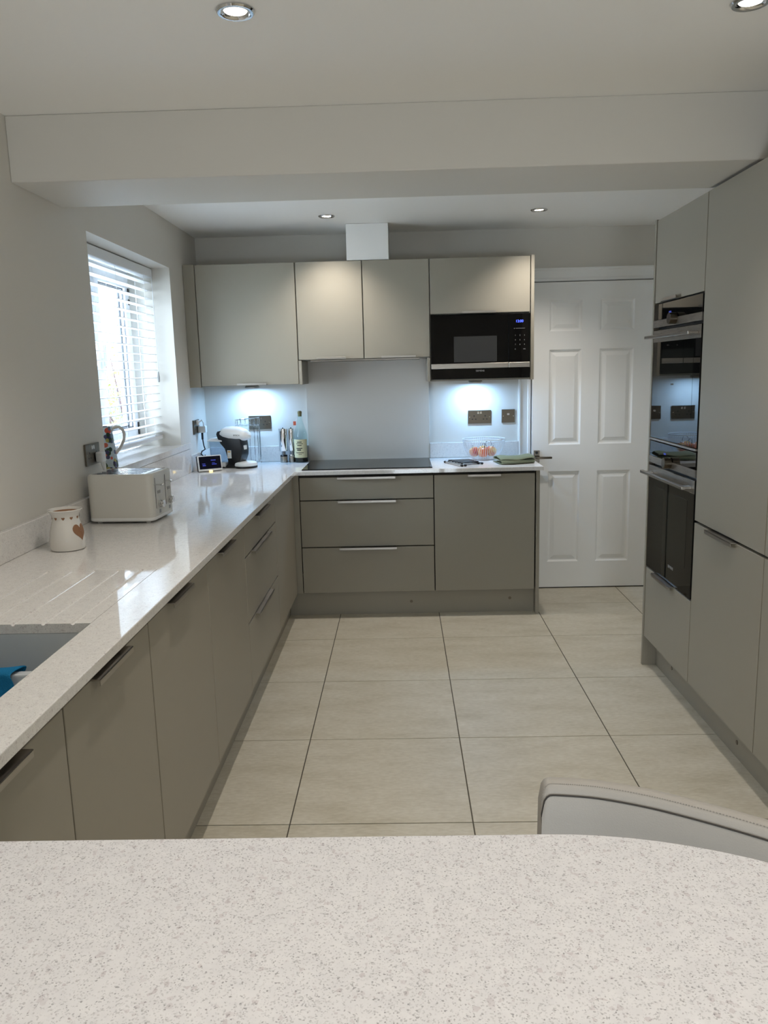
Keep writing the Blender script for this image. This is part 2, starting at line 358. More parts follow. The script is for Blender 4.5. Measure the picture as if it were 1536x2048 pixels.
# architrave around the door
arch = struct(bpy.data.objects.new('trim_1', None)); COL.objects.link(arch); arch.location = (DX0, YB, 0); arch['_o'] = (DX0, YB, 0.0)
def archi(name, x0, x1, z0, z1, vert, flip=False):
    a = MB()
    if vert:
        d = -1 if flip else 1
        o_, i_ = (x0, x1) if not flip else (x1, x0)
        pr = [(o_, YB), (o_, YB - .020), (o_ + d*.010, YB - .022), (o_ + d*.018, YB - .015), (i_ - d*.022, YB - .013), (i_ - d*.016, YB - .018), (i_ - d*.004, YB - .017), (i_, YB - .013), (i_, YB)]
        a.poly(pr, z1 - z0, 'z', z0)
    else:
        pr = [(YB, z0), (YB - .013, z0), (YB - .017, z0 + .004), (YB - .018, z0 + .016), (YB - .013, z0 + .022), (YB - .015, z1 - .018), (YB - .022, z1 - .010), (YB - .020, z1), (YB, z1)]
        a.poly(pr, x1 - x0, 'x', x0)
    a.build(name, WHITE, arch)
archi('architrave_side', DX0 - .083, DX0 - .004, 0, 2.004, True); archi('architrave_side', DX1 + .004, DX1 + .083, 0, 2.004, True, True); archi('architrave_head', DX0 - .083, DX1 + .083, 2.004, 2.086, False)
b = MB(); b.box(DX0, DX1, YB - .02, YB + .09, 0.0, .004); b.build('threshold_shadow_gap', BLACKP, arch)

# ------------------------------------------------------------------ window
win = struct(bpy.data.objects.new('window_1', None)); COL.objects.link(win); win.location = (.1, -.86, 1.076); win['_o'] = (.1, -.86, 1.076)
fx0, fx1 = .08, .15
b = MB(); fw = .062
b.box(fx0, fx1, WY0, WY0 + fw, WZ0, WZ1, .004); b.box(fx0, fx1, WY1 - fw, WY1, WZ0, WZ1, .004); b.box(fx0, fx1, WY0 + fw - .004, WY1 - fw + .004, WZ0, WZ0 + fw, .004)
b.box(fx0, fx1, WY0 + fw - .004, WY1 - fw + .004, WZ1 - fw, WZ1, .004); b.box(fx0, fx1, -.895, -.825, WZ0 + fw - .004, WZ1 - fw + .004, .004)
b.build('window_frame', UPVC, win)
for (a, c_) in ((WY0 + fw - .012, -.883), (-.837, WY1 - fw + .012)):
    sh = MB(); sw = .068; z0, z1 = WZ0 + fw - .012, WZ1 - fw + .012; x0, x1 = .10, .168
    sh.box(x0, x1, a, a + sw, z0, z1, .006, 2); sh.box(x0, x1, c_ - sw, c_, z0, z1, .006, 2); sh.box(x0, x1, a + sw - .004, c_ - sw + .004, z0, z0 + sw, .006, 2); sh.box(x0, x1, a + sw - .004, c_ - sw + .004, z1 - sw, z1, .006, 2)
    so = sh.build('sash', UPVC, win)
    gk = MB(); y0, y1, zz0, zz1 = a + sw, c_ - sw, z0 + sw, z1 - sw
    for k, (t_, xx) in enumerate(((.006, .150), (.012, .128))):
        gk.box(xx, xx + .006, y0, y0 + t_, zz0, zz1); gk.box(xx, xx + .006, y1 - t_, y1, zz0, zz1); gk.box(xx, xx + .006, y0, y1, zz0, zz0 + t_); gk.box(xx, xx + .006, y0, y1, zz1 - t_, zz1)
    gk.build('gasket', GASKET, so)
    pn = MB(); pn.box(.122, .126, y0, y1, zz0, zz1); pn.build('pane', WGLASS, so)
    hd = MB(); yy = (c_ - sw/2) if a < -1 else (a + sw/2); hd.box(.168, .180, yy - .012, yy + .012, 1.50, 1.57, .003); hd.box(.180, .192, yy - .009, yy + .009, 1.53, 1.64, .004); hd.build('window_handle', UPVC, so)
    hn = MB()
    for zz in (1.93, 1.87, 1.19, 1.15): hn.box(.168, .174, c_ - .03, c_ - .008, zz, zz + .03, .002)
    hn.build('hinge_cover', BLACKP, so)
b = MB(); b.poly([(.15, WY0 + .001), (XL + .0005, WY0 + .001), (XL + .0005, WY0 - .05), (.412, WY0 - .05), (.412, -.12), (XL + .0005, -.12), (XL + .0005, WY1 - .001), (.15, WY1 - .001)], WZ0 - 1.042, 'z', 1.042, .003, 2); b.build('sill', QTZ, win)

# venetian blind
bl = thing('venetian_blind', 'white horizontal slat venetian blind hanging in the window recess', 'blind', (.265, -.86, WZ1 - .005))
b = MB(); b.box(.238, .292, WY0 + .006, WY1 - .006, 2.020, 2.069, .003); b.build('headrail', UPVC, bl)
b = MB(); b.box(.240, .290, WY0 + .010, WY1 - .010, 1.118, 1.140, .004, 2); b.build('bottom_rail', UPVC, bl)
sl = None
for k in range(20):
    z = 1.991 - .0437*k
    if z < 1.15: break
    if sl is None:
        b = MB(); prof = [(-.0245, 0), (-.0125, .0022), (0, .003), (.0125, .0022), (.0245, 0), (.0245, -.0024), (.0125, -.0002), (0, .0006), (-.0125, -.0002), (-.0245, -.0024)]
        b.poly([(.265 + x, 1.991 + q) for x, q in prof], WY1 - WY0 - .022, 'y', WY0 + .011)
        sl = b.build('slat', UPVC, bl, origin=(.265, -.86, 1.991)); sl.location = Vector((.265, -.86, 1.991)) - Vector(bl['_o']); base_loc = sl.location.copy()
        t = sl
    else: t = sl.copy(); COL.objects.link(t)
    t.location = base_loc + Vector((0, 0, z - 1.991))
for y in (-1.30, -.86, -.42):
    for x in (.240, .290):
        b = MB(); b.tube([(x, y, 2.02), (x, y, 1.14)], .0009, 5); b.build('ladder_cord', UPVC, bl)
b = MB(); b.tube([(.297, -.30, 2.02), (.297, -.30, 1.50)], .002, 6); b.build('tilt_cord', UPVC, bl)
b = MB(); b.lathe([(0, 1.44), (.006, 1.445), (.007, 1.47), (.003, 1.50), (0, 1.502)], .297, -.30, 10); b.build('cord_weight', GREYPRINT, bl)

# outdoors beyond the window
b = MB(); b.box(-8, .05, -7, 14, -.15, -.02); struct(b.build('ground', BOUNCEM))
fe = thing('garden_fence', 'blue grey weathered close board garden fence outside the window', 'fence', (-2.6, 6.2, 0))
for k in range(36):
    b = MB(); y = 2.6 + .2*k; b.box(-2.62, -2.60, y, y + .19, -.02, 1.30 + .01*(k % 2)); b.build('fence_board', FENCEM, fe)
sb = thing('garden_shrub', 'yellow green leafy shrub in front of the garden fence', 'shrub', (-1.65, 4.3, 0))
b = MB()
for k in range(7): b.tube([(-1.65, 4.3, -.02), (-1.65 + random.uniform(-.2, .2), 4.3 + random.uniform(-.25, .25), .9), (-1.65 + random.uniform(-.4, .4), 4.3 + random.uniform(-.6, .6), 1.7)], [.02, .014, .006], 6)
b.build('stem', TWIG, sb)
b = bmesh.new()
for k in range(900):
    p = Vector((-1.65 + random.gauss(0, .22), 4.3 + random.gauss(0, .42), 1.25 + random.gauss(0, .26))); a = random.uniform(0, 6.28); t = random.uniform(-.8, .8); l = random.uniform(.03, .055)
    d = Vector((math.cos(a)*math.cos(t), math.sin(a)*math.cos(t), math.sin(t))); s_ = d.orthogonal().normalized()*l*.35
    b.faces.new([b.verts.new(v) for v in (p, p + d*l*.5 + s_, p + d*l, p + d*l*.5 - s_)])
lm = MB(); lm.join(b); lo = lm.build('foliage', LEAF, sb); lo['kind'] = 'stuff'

# ------------------------------------------------------------------ lights in the ceiling
def downlight(x, y, label):
    z = ZC
    t = thing('downlight', label, 'ceiling light', (x, y, z), 'recessed ceiling downlights')
    b = MB(); b.lathe([(.046, z), (.047, z - .003), (.043, z - .007), (.036, z - .0075), (.030, z - .005), (.027, z - .0005)], x, y, 32); b.build('bezel', CHROME, t)
    b = MB(); b.lathe([(0, z - .0030), (.020, z - .0028), (.0275, z - .0010)], x, y, 24); b.build('lens', LAMP, t)
    l = bpy.data.lights.new('downlight_bulb', 'SPOT'); l.energy = DOWN_W; l.color = DOWN_C; l.spot_size = math.radians(114); l.spot_blend = 1.0; l.shadow_soft_size = .018
    o = bpy.data.objects.new('downlight_bulb', l); o.location = (0, 0, -.012); o.parent = t; COL.objects.link(o)
downlight(1.285, -.235, 'chrome rimmed downlight over the hob, left of the kitchen pair beyond the beam')
downlight(2.465, -.235, 'chrome rimmed downlight near the white door, right of the kitchen pair beyond the beam')
downlight(1.300, -2.790, 'large chrome downlight in front of the beam, left at the top of the photo')
downlight(2.545, -2.740, 'downlight in front of the beam, cut by the top right corner of the photo')
for (x, y, s_) in ((1.3, -4.55, 'left downlight of an unseen pair added to brighten the breakfast bar'), (2.55, -4.55, 'right downlight of an unseen pair added to brighten the breakfast bar'), (1.3, -6.2, 'left downlight of an unseen rear pair added for floor bounce to the ceiling'), (2.55, -6.2, 'right downlight of an unseen rear pair added for floor bounce to the ceiling')):
    downlight(x, y, s_)  # unseen pairs added to brighten the bar and bounce light upwards

# ------------------------------------------------------------------ cabinet helpers
def handle(parent, axis, a0, a1, face, z, out, up=True):
    """edge-pull: thin plate on the top (or bottom) edge of a front with a small lip; face = front plane, out = direction sign"""
    b = MB(); s_ = 1 if up else -1
    L0, L1 = (face, face + out*.021)
    zp = (z, z + s_*.0025); lip = (z - s_*.012, z + s_*.0025)
    if axis == 'x':
        b.box(a0, a1, min(face - out*.016, L1), max(face - out*.016, L1), min(zp), max(zp), .0006)
        b.box(a0, a1, min(L1 - out*.0025, L1), max(L1 - out*.0025, L1), min(lip), max(lip), .0006)
    else:
        b.box(min(face - out*.016, L1), max(face - out*.016, L1), a0, a1, min(zp), max(zp), .0006)
        b.box(min(L1 - out*.0025, L1), max(L1 - out*.0025, L1), a0, a1, min(lip), max(lip), .0006)
    return b.build('handle', HANDLE, parent)
G = .003
def front_y(parent, name, x0, x1, z0, z1, yf, m_=None):
    b = MB(); b.box(x0 + G, x1 - G, yf, yf + .019, z0 + G, z1 - G, .0012); return b.build(name, m_ or CAB, parent)
def front_x(parent, name, y0, y1, z0, z1, xf, out, m_=None):
    b = MB(); xa, xb = (xf - .019, xf) if out > 0 else (xf, xf + .019); b.box(xa, xb, y0 + G, y1 - G, z0 + G, z1 - G, .0012); return b.build(name, m_ or CAB, parent)
YBF, XLF, XRF, ZP, ZD = -.215, 1.026, 2.854, .150, .862
BK = .343
# back run base units
t = thing('base_cabinet', 'wide three drawer taupe base cabinet under the hob', 'cabinet', (1.462, BK, 0))
b = MB(); b.box(1.063, 1.861, YBF + .021, BK, ZP, .876); b.build('carcass', CARC, t)
for (z0, z1) in ((.721, ZD), (.435, .721), (ZP, .435)):
    d = front_y(t, 'drawer_front', 1.062, 1.862, z0, z1, YBF); handle(d, 'x', 1.291, 1.636, YBF, z1 - G, -1)
t = thing('base_cabinet', 'single door taupe base cabinet at the end of the back run beside the white door', 'cabinet', (2.162, BK, 0))
b = MB(); b.box(1.863, 2.461, YBF + .021, BK, ZP, .876); b.build('carcass', CARC, t)
d = front_y(t, 'cabinet_door', 1.862, 2.462, ZP, ZD, YBF); handle(d, 'x', 2.063, 2.257, YBF, ZD - G, -1)
b = MB(); b.box(2.467, 2.488, YBF - .002, BK, 0, .876, .001); b.build('end_panel', CAB, t)
t = thing('corner_cabinet', 'taupe blind corner base unit where the two worktop runs meet', 'cabinet', (.8, .1, 0))
b = MB(); b.box(.42, 1.0, -.9, BK, ZP, .876); b.build('carcass', CARC, t)
b = MB(); b.box(XLF - .018, 1.060, YBF + .002, YBF + .02, ZP, .874, .001); b.build('corner_post', CAB, t)
b = MB(); b.box(XLF - .019, XLF, -.913, YBF + .002, ZP + G, .872, .001); b.build('filler_panel', CAB, t)
def plinth(label, boxes, caps):
    t = None
    b = MB()
    for q in boxes: b.box(*q)
    x0, x1, y0, y1, z0, z1 = boxes[0]
    t = thing('plinth', label, 'plinth', ((x0+x1)/2, (y0+y1)/2, 0)); b.build('plinth_board', CAB, t)
    for (c_, ax) in caps:
        k = MB(); k.cyl(c_, .009, .0015, 16, ax); k.build('screw_cap', NICKEL, t)
plinth('recessed taupe plinth board under the back run of base cabinets', [(.97, 2.466, -.165, -.147, 0, .147)], [((1.717, -.1665, .075), 'y'), ((2.32, -.1665, .085), 'y')])
plinth('long recessed taupe plinth board under the left run below the window', [(.950, .968, -3.93, -.168, 0, .147)], [])
plinth('recessed taupe plinth board under the tall units on the right', [(2.918, 2.936, -2.93, -1.092, 0, .147)], [((2.9165, -1.32, .07), 'x'), ((2.9165, -2.05, .06), 'x')])
# left run units (y from far to near)
def left_unit(label, y0, y1, fronts, loc):
    t = thing('base_cabinet', label, 'cabinet', (.72, (y0+y1)/2, 0))
    b = MB(); zt = .876 if loc != 'sink' else .60
    b.box(.42, XLF - .021, y0 + .001, y1 - .001, ZP, zt); b.build('carcass', CARC, t)
    for (nm, a, c_, z0, z1, h0, h1) in fronts:
        d = front_x(t, nm, a, c_, z0, z1, XLF, 1); handle(d, 'y', h0, h1, XLF, z1 - G, 1)
    return t
left_unit('taupe three drawer base cabinet in the left run nearest the corner', -1.715, -.915, [('drawer_front', -1.715, -.915, .730, ZD, -1.46, -1.14), ('drawer_front', -1.715, -.915, .448, .730, -1.57, -1.15), ('drawer_front', -1.715, -.915, ZP, .448, -1.555, -1.165)], '')
left_unit('taupe single door base cabinet beside the left drawers, below the toaster', -2.337, -1.715, [('cabinet_door', -2.337, -1.715, ZP, ZD, -2.178, -1.955)], '')
left_unit('taupe single door base cabinet under the drainer grooves, next to the sink unit', -2.954, -2.337, [('cabinet_door', -2.954, -2.337, ZP, ZD, -2.787, -2.574)], '')
left_unit('taupe two door sink base cabinet nearest the breakfast bar', -3.915, -2.954, [('cabinet_door', -3.467, -2.954, ZP, ZD, -3.331, -3.127), ('cabinet_door', -3.915, -3.467, ZP, ZD, -3.82, -3.634)], 'sink')

# ------------------------------------------------------------------ worktops
ZW0, ZW1 = .877, .900
SX0, SX1, SY0, SY1 = .50, .929, -3.80, -3.072
XW, YW = 1.042, -.240
wt = thing('worktop', 'continuous white speckled quartz worktop running under the window and along the back wall', 'worktop', (.72, -1.6, ZW0))
def slab_mesh(outer, hole, z0, z1):
    """flat slab with rectangular hole built from quads"""
    b = bmesh.new()
    X = sorted(set([p[0] for p in outer] + ([hole[0], hole[1]] if hole else []))); Y = sorted(set([p[1] for p in outer] + ([hole[2], hole[3]] if hole else [])))
    def inside(x, y):
        r = False; n = len(outer)
        for i in range(n):
            (x1, y1), (x2, y2) = outer[i], outer[(i+1) % n]
            if (y1 > y) != (y2 > y) and x < (x2-x1)*(y-y1)/(y2-y1) + x1: r = not r
        return r and not (hole and hole[0] < x < hole[1] and hole[2] < y < hole[3])
    V = {}
    def v(x, y):
        if (x, y) not in V: V[(x, y)] = b.verts.new((x, y, z0))
        return V[(x, y)]
    fs = []
    for i in range(len(X)-1):
        for j in range(len(Y)-1):
            if inside((X[i]+X[i+1])/2, (Y[j]+Y[j+1])/2): fs.append(b.faces.new((v(X[i], Y[j]), v(X[i+1], Y[j]), v(X[i+1], Y[j+1]), v(X[i], Y[j+1]))))
    r = bmesh.ops.extrude_face_region(b, geom=fs); bmesh.ops.translate(b, verts=[q for q in r['geom'] if isinstance(q, bmesh.types.BMVert)], vec=(0, 0, z1 - z0))
    bmesh.ops.recalc_face_normals(b, faces=b.faces)
    ed = [e for e in b.edges if len(e.link_faces) == 2 and e.calc_face_angle(0) > .5 and abs(e.verts[0].co.z - z1) < 1e-6 and abs(e.verts[1].co.z - z1) < 1e-6]
    bmesh.ops.bevel(b, geom=ed, offset=.002, segments=2, affect='EDGES', profile=.5)
    return b
# drainer grooves are cut as real channels: the strip of slab beyond the sink is a grooved profile
GY0, GY1 = SY1, -2.55
gx = [.60, .672, .742, .815, .886]
b = slab_mesh([(XL + .001, -3.918), (XW, -3.918), (XW, YW), (2.506, YW), (2.506, BK), (XL + .001, BK)], (.56, SX1, SY0, GY1), ZW0, ZW1)
w_ = MB(); w_.join(b)
w_.box(SX0 + .06 - .0605, .5600, SY0, GY1, ZW0, ZW0 + .0001)
prof = [(.56, ZW0), (SX1, ZW0), (SX1, ZW1)]
for g in reversed(gx): prof += [(g + .0055, ZW1), (g + .0035, ZW1 - .0035), (g, ZW1 - .0045), (g - .0035, ZW1 - .0035), (g - .0055, ZW1)]
prof += [(.56, ZW1)]
w_.poly(prof, GY1 - GY0, 'y', GY0)
w_.build('worktop_slab', QTZ, wt)
# upstands
t = thing('upstand', 'low white quartz upstand along the foot of the window wall', 'upstand', (XL + .01, -2, ZW1))
b = MB(); b.box(XL + .001, XL + .02, -3.915, -1.512, ZW1 + .0003, .999, .002); b.build('upstand_strip', QTZ, t)
b = MB(); b.box(XL + .001, XL + .02, -1.51, -.122, ZW1 + .0003, 1.0405, .001); b.build('upstand_under_sill', QTZ, t)
b = MB(); b.box(XL + .001, XL + .02, -.12, BK - .0, ZW1 + .0003, .999, .002); b.build('upstand_strip', QTZ, t)
t = thing('upstand', 'short white quartz upstand on the back wall left of the grey splashback', 'upstand', (.74, YB, ZW1)); b = MB(); b.box(XL + .021, 1.060, BK + .001, YB - .0005, ZW1 + .0003, 1.003, .002); b.build('upstand_strip', QTZ, t)
t = thing('upstand', 'short white quartz upstand on the back wall behind the fruit bowl', 'upstand', (2.15, YB, ZW1)); b = MB(); b.box(1.863, 2.442, BK + .001, YB - .0005, ZW1 + .0003, .999, .002); b.build('upstand_strip', QTZ, t)
b = MB(); b.box(1.0615, 1.8615, YB - .016, YB - .0005, ZW1 + .0004, 1.56, .001); tag(b.build('splashback', SPLASH, origin=(1.46, YB, ZW1)), 'plain grey splashback panel behind the black hob', 'splashback')
# breakfast bar with a rounded end
bar = thing('breakfast_bar', 'white speckled quartz breakfast bar with a rounded end in the foreground', 'breakfast bar', (1.4, -4.5, 0))
ZW0, ZW1 = .852, .875
pts = [(XL + .001, -3.926)]; R_ = .54; cx_, cy_ = 1.855, -3.919 - R_
pts.append((1.2, -3.921))
for k in range(0, 25):
    a = PI/2 - k*(PI/2)/24; pts.append((cx_ + R_*math.cos(a), cy_ + R_*math.sin(a)))
pts += [(cx_ + R_, -4.66)]
for k in range(1, 13):
    a = -k*(PI/2)/12; pts.append((cx_ + R_ - .2 + .2*math.cos(a), -4.66 + .2*math.sin(a)))
pts += [(XL + .001, -4.86)]
pts = [p for p in pts if p[1] > -4.80] + [(cx_ + R_ - .06, -4.80), (XL + .001, -4.80)]
b = MB(); b.poly(pts, ZW1 - ZW0, 'z', ZW0, .0022, 2); b.build('bar_top', QTZ_BAR, bar)
b = MB(); b.box(XL + .002, 1.55, -4.56, -4.52, 0, ZW0 - .0005, .001); b.build('support_panel', CAB, bar)
ZW0, ZW1 = .877, .900
# hob
hob = thing('induction_hob', 'black glass induction hob set into the back worktop', 'hob', (1.465, .065, ZW1))
b = MB(); b.box(1.078, 1.857, -.188, .318, ZW1 + .0002, ZW1 + .006, .002); b.build('glass_plate', BLACKG, hob)
b = MB(); b.box(1.35, 1.58, -.165, -.145, ZW1 + .0061, ZW1 + .0064); b.build('touch_strip', DARKG, hob)
# sink
sk = thing('sink', 'undermounted pale ceramic double bowl sink with a low dividing wall', 'sink', (.72, -3.44, .66))
b = MB()
z1 = ZW0 - .0008; th = .014
b.box(SX0 - .02, SX1 + .012, SY0 - .012, SY1 + .014, .66, .674)
b.box(SX0 - .02, SX0, SY0 - .012, SY1 + .014, .674, z1); b.box(SX1 - .002, SX1 + .012, SY0 - .012, SY1 + .014, .674, z1)
b.box(SX0, SX1 - .002, SY1 - .002, SY1 + .014, .674, z1); b.box(SX0, SX1 - .002, SY0 - .012, SY0 + .002, .674, z1)
b.build('basin', SINKM, sk)
b = MB(); b.box(SX0, SX1 - .002, -3.192, -3.166, .674, .820, .004, 2); b.build('divider', SINKM, sk)
b = MB(); b.lathe([(0, .677), (.028, .677), (.036, .6785), (.04, .675)], .72, -3.45, 24); b.build('waste', CHROME, sk)
# blue cloth over the divider
rows = []
for i in range(13):
    u = i/12; row = []
    for j in range(19):
        s_ = -1 + 2*j/18; x = .62 + .18*u - .01*abs(s_) + .006*math.sin(9*s_)
        yoff = .0245 + .007*math.sin(7*u + 2*s_) + .006*u
        dz = .12*(1 - .25*u)
        if abs(s_) < .18: y = -3.179 + s_/.18*(yoff); z = .829 + .005*math.cos(s_/.18*PI/2) + .004*math.sin(6*u)
        else:
            q = (abs(s_) - .18)/.82; y = -3.179 + math.copysign(yoff + .012*math.sin(q*4 + u*5)*q, s_); z = .829 - dz*q
        row.append((x, y, z))
    rows.append(row)
b = MB(); b.grid(rows); o = b.build('dish_cloth', BLUE, origin=(.72, -3.179, .83)); tag(o, 'blue microfibre dish cloth draped over the sink divider', 'cloth')
md = o.modifiers.new('s', 'SOLIDIFY'); md.thickness = .005; md.offset = 1; md2 = o.modifiers.new('ss', 'SUBSURF'); md2.levels = 1; md2.render_levels = 2

# ------------------------------------------------------------------ wall units
YWF = .011
t = thing('wall_cabinet', 'wide single door taupe wall cabinet in the left corner', 'cabinet', (.762, BK, 1.405))
b = MB(); b.box(.463, 1.061, YWF + .021, BK, 1.406, 2.122); b.build('carcass', CAB, t)
d = front_y(t, 'cabinet_door', .462, 1.062, 1.405, 2.123, YWF); handle(d, 'x', .684, .864, YWF, 1.405 + G, -1, up=False)
b = MB(); b.box(XL + .0015, .4605, YWF + .003, YWF + .021, 1.400, 2.124, .001); b.build('corner_filler', CAB, t)
b = MB(); b.box(1.0625, 1.0805, YWF + .002, BK, 1.403, 1.5470, .001); b.build('side_panel', CAB, t)
t = thing('wall_cabinet', 'taupe wall cabinet over the hob, left of the narrow pair', 'cabinet', (1.262, BK, 1.548), 'narrow wall cabinets over the hob')
b = MB(); b.box(1.063, 1.461, YWF + .021, BK, 1.549, 2.122); b.build('carcass', CAB, t)
d = front_y(t, 'cabinet_door', 1.062, 1.462, 1.548, 2.123, YWF); handle(d, 'x', 1.175, 1.353, YWF, 1.548 + G, -1, up=False)
t = thing('wall_cabinet', 'taupe wall cabinet over the hob, right of the narrow pair beside the microwave', 'cabinet', (1.662, BK, 1.548), 'narrow wall cabinets over the hob')
b = MB(); b.box(1.463, 1.861, YWF + .021, BK, 1.549, 2.122); b.build('carcass', CAB, t)
d = front_y(t, 'cabinet_door', 1.462, 1.862, 1.548, 2.123, YWF); handle(d, 'x', 1.567, 1.774, YWF, 1.548 + G, -1, up=False)
b = MB(); b.box(1.13, 1.80, .05, .32, 1.5385, 1.5485, .002); tag(b.build('extractor_hood', STEEL, origin=(1.46, .19, 1.5485)), 'slim steel extractor grille under the narrow wall cabinets', 'extractor')
t = thing('wall_cabinet', 'taupe microwave housing wall cabinet with a lift up door, beside the white door', 'cabinet', (2.162, BK, 1.405))
b = MB(); b.box(1.863, 2.461, YWF + .021, BK, 1.797, 2.122); b.box(1.863, 1.867, YWF + .021, BK, 1.406, 1.797); b.box(2.457, 2.461, YWF + .021, BK, 1.406, 1.797); b.box(1.863, 2.461, YWF + .012, BK, 1.402, 1.412); b.build('carcass', CAB, t)
d = front_y(t, 'cabinet_door', 1.862, 2.462, 1.797, 2.123, YWF); handle(d, 'x', 2.056, 2.254, YWF, 1.797 + G, -1, up=False)
b = MB(); b.box(2.464, 2.484, YWF - .002, BK, 1.400, 2.126, .001); b.build('end_panel', CAB, t)
b = MB(); b.box(1.843, 1.8605, YWF + .002, BK, 1.403, 1.5470, .001); b.build('side_panel', CAB, t)
# microwave
mw = thing('microwave', 'built in black glass microwave under the right hand wall cabinet', 'microwave', (2.162, .17, 1.413))
b = MB(); b.box(1.870, 2.454, .012, .33, 1.4135, 1.792); b.build('housing', BLACKP, mw)
ym = -.002
b = MB(); b.box(1.866, 2.329, ym, ym + .014, 1.506, 1.791, .0015); md_ = b.build('door_glass', BLACKG, mw)
b = MB(); b.box(2.003, 2.261, ym - .0006, ym, 1.513, 1.664); b.build('viewing_window', DARKG, md_)
b = MB(); b.box(2.332, 2.458, ym, ym + .014, 1.506, 1.791, .0015); pn = b.build('control_panel', BLACKG, mw)
text('12:00', .021, BLUELED, pn, facing_minus_y(2.395, ym - .0006, 1.745), 'clock_digits')
b = MB(); b.box(2.372, 2.428, ym - .0005, ym, 1.7030, 1.7045); b.box(2.362, 2.366, ym - .0005, ym, 1.7020, 1.7050); b.build('indicator_line', GREYPRINT, pn)
for i, row in enumerate((1.663, 1.636, 1.609, 1.582)):
    for j in range(3):
        if i == 3 and j == 1: continue
        text('123456789.0.'[i*3 + j] if not (i == 3 and j != 1) else ('C' if j == 0 else 'OK'), .010, GREYPRINT, pn, facing_minus_y(2.371 + .027*j, ym - .0005, row), 'key')
b = MB(); b.box(1.866, 2.329, ym - .004, ym + .012, 1.475, 1.505, .0015); b.build('steel_bar', STEEL, mw)
b = MB(); b.box(2.332, 2.458, ym - .004, ym + .012, 1.475, 1.505, .0015); b.build('steel_button', STEEL, mw)
b = MB(); b.box(1.866, 2.458, ym, ym + .014, 1.4135, 1.474, .0015); k = b.build('lower_panel', BLACKG, mw)
text('SIEMENS', .014, GREYPRINT, k, facing_minus_y(2.160, ym - .0006, 1.459), 'brand_lettering')
# duct boxing above the wall units
b = MB(); b.box(1.374, 1.624, .02, BK + .02, 2.1235, ZC - .001, .002); tag(b.build('duct_cover', WHITE, origin=(1.5, .2, 2.1235)), 'white boxed extractor duct cover standing on top of the wall cabinets', 'duct')
# under-cabinet lights
for (x, lab) in ((.731, 'steel under cabinet light shining on the wall behind the coffee machine'), (2.153, 'steel under cabinet light below the microwave shining on the wall above the sockets')):
    zt = 1.4025 if x < 1 else 1.4015
    t = thing('under_cabinet_light', lab, 'light', (x, .235, zt), 'cool white under cabinet lights')
    b = MB(); b.lathe([(0, zt), (.040, zt), (.046, zt - .010), (.043, zt - .018), (.036, zt - .018)], x, .235, 28); b.build('light_body', STEEL, t)
    b = MB(); b.lathe([(0, zt - .0172), (.036, zt - .0172)], x, .235, 24); b.build('lens', ULAMP, t)
    l = bpy.data.lights.new('under_cabinet_bulb', 'AREA'); l.shape = 'DISK'; l.size = .066; l.energy = UNDER_W; l.color = UNDER_C
    o = bpy.data.objects.new('under_cabinet_bulb', l); o.location = (0, 0, -.0215); o.parent = t; COL.objects.link(o)

# ------------------------------------------------------------------ tall units on the right
ZT = 2.112
Y1, Y2, Y3, Y4 = -1.090, -1.692, -2.317, -2.93
t = thing('oven_cabinet', 'tall taupe oven housing cabinet holding two built in ovens', 'cabinet', (3.15, -1.39, 0))
b = MB(); b.box(2.876, XR - .002, Y2 + .001, Y1 - .001, ZP, .508); b.box(2.876, XR - .002, Y2 + .001, Y1 - .001, 1.742, ZT); b.box(2.876, XR - .002, Y2 + .001, Y2 + .004, .508, 1.742); b.box(2.876, XR - .002, Y1 - .004, Y1 - .001, .508, 1.742); b.box(3.42, XR - .002, Y2 + .004, Y1 - .004, .508, 1.742); b.build('carcass', CARC, t)
d = front_x(t, 'cabinet_door', Y2, Y1, 1.742, ZT, XRF, -1); handle(d, 'y', -1.426, -1.231, XRF, 1.742 + G, -1, up=False)
d = front_x(t, 'drawer_front', Y2, Y1, ZP, .508, XRF, -1); handle(d, 'y', -1.483, -1.229, XRF, .508 - G, -1)
b = MB(); b.box(XRF - .004, XR - .002, Y1 + .001, Y1 + .019, 0, ZT + .002, .001); b.build('end_panel', CAB, t)
for (ya, yb, lab) in ((Y3, Y2, 'tall taupe larder cabinet with a short lower door, next to the ovens'), (Y4, Y3, 'tall taupe larder cabinet at the right edge of the photo, nearest the camera')):
    t = thing('larder_cabinet', lab, 'cabinet', (3.15, (ya+yb)/2, 0))
    b = MB(); b.box(2.876, XR - .002, ya + .001, yb - .001, ZP, ZT); b.build('carcass', CARC, t)
    front_x(t, 'upper_door', ya, yb, .845, ZT, XRF, -1)
    d = front_x(t, 'lower_door', ya, yb, ZP, .841, XRF, -1); handle(d, 'y', yb - .405, yb - .161, XRF, .841 - G, -1)
    if ya == Y4: b = MB(); b.box(XRF - .004, XR - .002, ya - .019, ya - .001, 0, ZT + .002, .001); b.build('end_panel', CAB, t)
